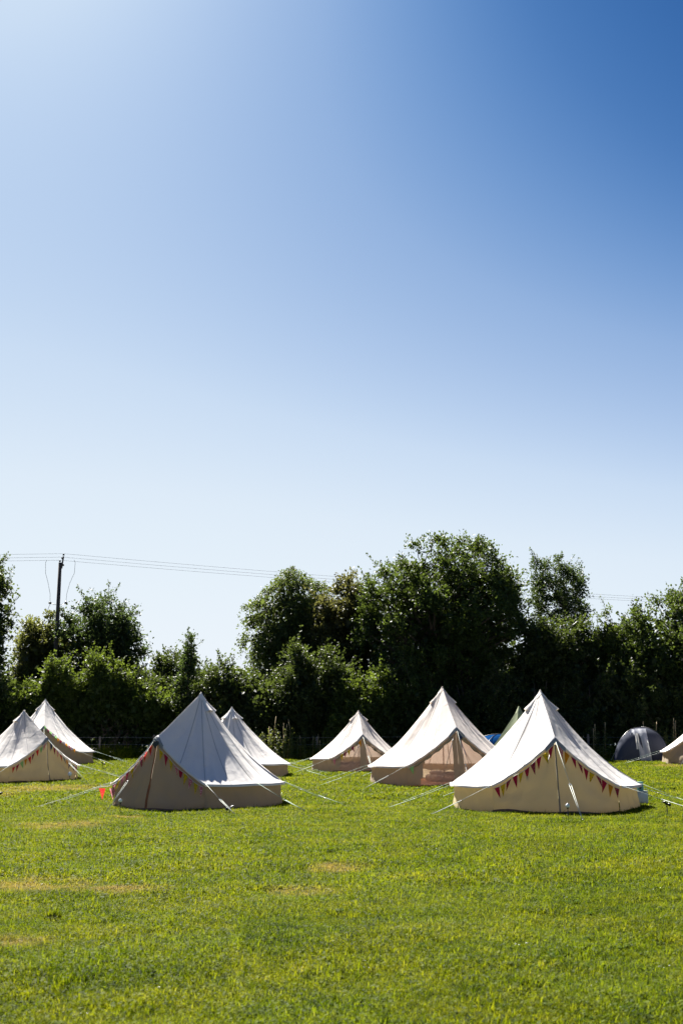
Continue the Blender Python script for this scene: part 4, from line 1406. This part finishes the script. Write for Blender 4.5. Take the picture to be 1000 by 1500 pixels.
WL = [(-5.4, 1.35, 9, "beside the rear tent's rope line"), (-4.4, 1.5, 12, "next to the tent without a door showing"), (-3.3, 1.7, 14, "thick in the middle of the weed bank"), (-2.5, 1.55, 12, "at the near end of the weed bank"),
      (-1.6, 1.3, 10, "before the smallest-looking tent"), (-0.6, 1.25, 9, "behind the smallest-looking tent's slope"), (0.5, 1.3, 8, "half hidden by the smallest-looking tent"), (11.0, 1.2, 7, "left of the dome tent by the fence"),
      (12.6, 1.55, 10, "just left of the dome tent"), (15.9, 1.5, 9, "between the dome tent and the cream tent"), (16.6, 1.9, 10, "tallest beside the cream tent's slope"), (-16.8, 1.2, 8, "behind the partly hidden tent"), (-8.6, 1.0, 8, "by a fence post in deep shade")]
for i, (x, h, n, lab) in enumerate(WL):
    weed("yellow-green tall weeds " + lab, x, 58.0 + 0.35 * math.sin(i * 2.1), h, n, 300 + i, 0.42, dry=3)

# long grass strip at the hedge foot
r = rng(77)
npt = 900
px = r.uniform(-26, 28, npt); py = 58.3 + np.abs(r.normal(size=npt)) * 0.8
tall = [blade_patch("verge_%d" % i, 90 + i, 0.30, 90, 0.30, 0.02) for i in range(3)]
scatter("verge_grass", np.stack([px, py, gz(px, py)], -1), r.uniform(0, 6.28, npt), r.uniform(0.6, 1.5, npt), tall, "long shaded grass along the foot of the hedge", "grass")

# ------------------------------------------------------------------ wire fence
fy = 58.9
root = empty("wire_fence", (0, fy, G(0, fy)))
tag(root, "post and wire fence in the shade before the hedge", "fence")
posts = np.arange(-26, 28, 2.75)
for i, x in enumerate(posts):
    mb = MB()
    g = G(x, fy) - G(0, fy)
    h = 1.15 + 0.06 * math.sin(i * 3.3)
    mb.lathe([(0.055, g - 0.2), (0.055, g + h - 0.03), (0.04, g + h), (0.001, g + h + 0.01)], (x, 0.03 * math.sin(i * 1.7), 0), 8)
    mb.build("post", M['post'], root)
for hz in (0.35, 0.7, 1.05):
    pts = [(x, -0.06, G(x, fy) - G(0, fy) + hz) for x in np.arange(-26, 28, 1.375)]
    mb = MB(); mb.tube(pts, 0.004, 4); mb.build("wire", M['metal'], root)

# ------------------------------------------------------------------ power pole and lines
ux, uy = -16.98, 68.0
ug = G(ux, uy)
root = empty("utility_pole", (ux, uy, ug))
tag(root, "dark wooden power pole rising above the hedge", "pole")
ph = 12.98 - ug - 0.55
mb = MB(); mb.tube([(0, 0, -0.4), (0, 0, ph / 2), (0, 0, ph)], [0.15, 0.13, 0.105], 12); mb.build("shaft", M['wood_pole'], root)
mb = MB(); mb.box((0.14, 0, ph + 0.02), (0.08, 0.08, 0.75), Matrix.Rotation(R(6), 3, 'Y'), bev=0.01)
mb.box((0.1, -0.02, ph - 0.15), (0.28, 0.1, 0.1), bev=0.01); mb.build("bracket", M['wood_pole'], root)
for k, (ix, iz) in enumerate(((0.2, ph + 0.42), (0.13, ph + 0.20), (0.0, ph + 0.02))):
    mb = MB(); mb.lathe([(0.02, 0), (0.07, 0.02), (0.04, 0.05), (0.07, 0.08), (0.03, 0.12), (0.001, 0.13)], (ix, -0.08, iz), 10)
    mb.build("insulator", M['slate'], root)
zf = ph - 2.45
for sg, xo in ((-1, -0.48), (1, 0.48)):
    mb = MB(); mb.box((xo, -0.05, zf), (0.16, 0.12, 0.13), Matrix.Rotation(R(20), 3, 'Y'), bev=0.02)
    fz_ = mb.build("fuse_switch", M['black'], root)
    mb = MB(); mb.tube([(0, -0.05, zf - 0.12), (xo * 0.5, -0.05, zf - 0.10), (xo, -0.05, zf)], 0.014, 5); mb.build("arm", M['black'], fz_)
    e = 0.35 if sg < 0 else 0.42
    pts = [(xo, -0.05, zf + 0.06), (xo + sg * 0.02, -0.05, zf + 0.55), (xo + sg * 0.17, -0.06, zf + 1.2), (xo + sg * e, -0.08, zf + 1.8), (xo + sg * (e + 0.03), -0.1, zf + 2.45), (xo + sg * (e - 0.05), -0.1, zf + 2.60)]
    mb = MB(); mb.tube(pts, 0.010, 4); mb.build("jumper_cable", M['wire'], root)
mb = MB(); mb.tube([(-0.48, -0.05, zf - 0.06), (-0.62, -0.1, zf - 0.6), (-0.9, -0.2, zf - 1.6)], 0.012, 4); mb.build("service_cable", M['wire'], root)
WG = "overhead power lines"
tops = [ug + ph + 0.54, ug + ph + 0.33, ug + ph + 0.14]
for k, zt in enumerate(tops):
    mb = MB()
    a0 = np.array([-75.0, 64.0, zt + 0.4]); b0 = np.array([ux + [0.2, 0.13, 0][k], uy - 0.08, zt]); c0 = np.array([46.0, 97.0, zt + 0.25 + (0.05 * k)])
    pts = []
    for f in np.linspace(0, 1, 24):
        q = a0 * (1 - f) + b0 * f; q[2] -= 0.5 * 4 * f * (1 - f); pts.append(tuple(q))
    for f in np.linspace(0, 1, 40)[1:]:
        q = b0 * (1 - f) + c0 * f; q[2] -= 0.45 * 4 * f * (1 - f); pts.append(tuple(q))
    mb.tube(pts, 0.0065, 4)
    o = mb.build("power_line", M['wire'])
    tag(o, ["topmost thin cable strung from the wooden power pole", "middle thin cable strung from the wooden power pole", "lowest thin cable strung from the wooden power pole"][k], "cable", WG)

# ------------------------------------------------------------------ coarse tufts standing out of the lawn
def tuft(label, x, y, s, seed, n=120):
    root = empty("grass_tuft", (x, y, G(x, y)))
    tag(root, label, "grass tuft", "coarse tufts in the lawn")
    me = blade_patch("tuft", seed, s, n, 0.085, 0.009, 20)
    link("blades", me, root)
tuft("dark coarse tuft next to the straw-brown strip of lawn", -2.65, 11.0, 0.09, 401, 160)
tuft("coarse tuft in the nearest lush lawn", 1.25, 8.05, 0.14, 402)
tuft("coarse tuft at the shaded side of the foreground lawn", 2.66, 9.97, 0.12, 403)
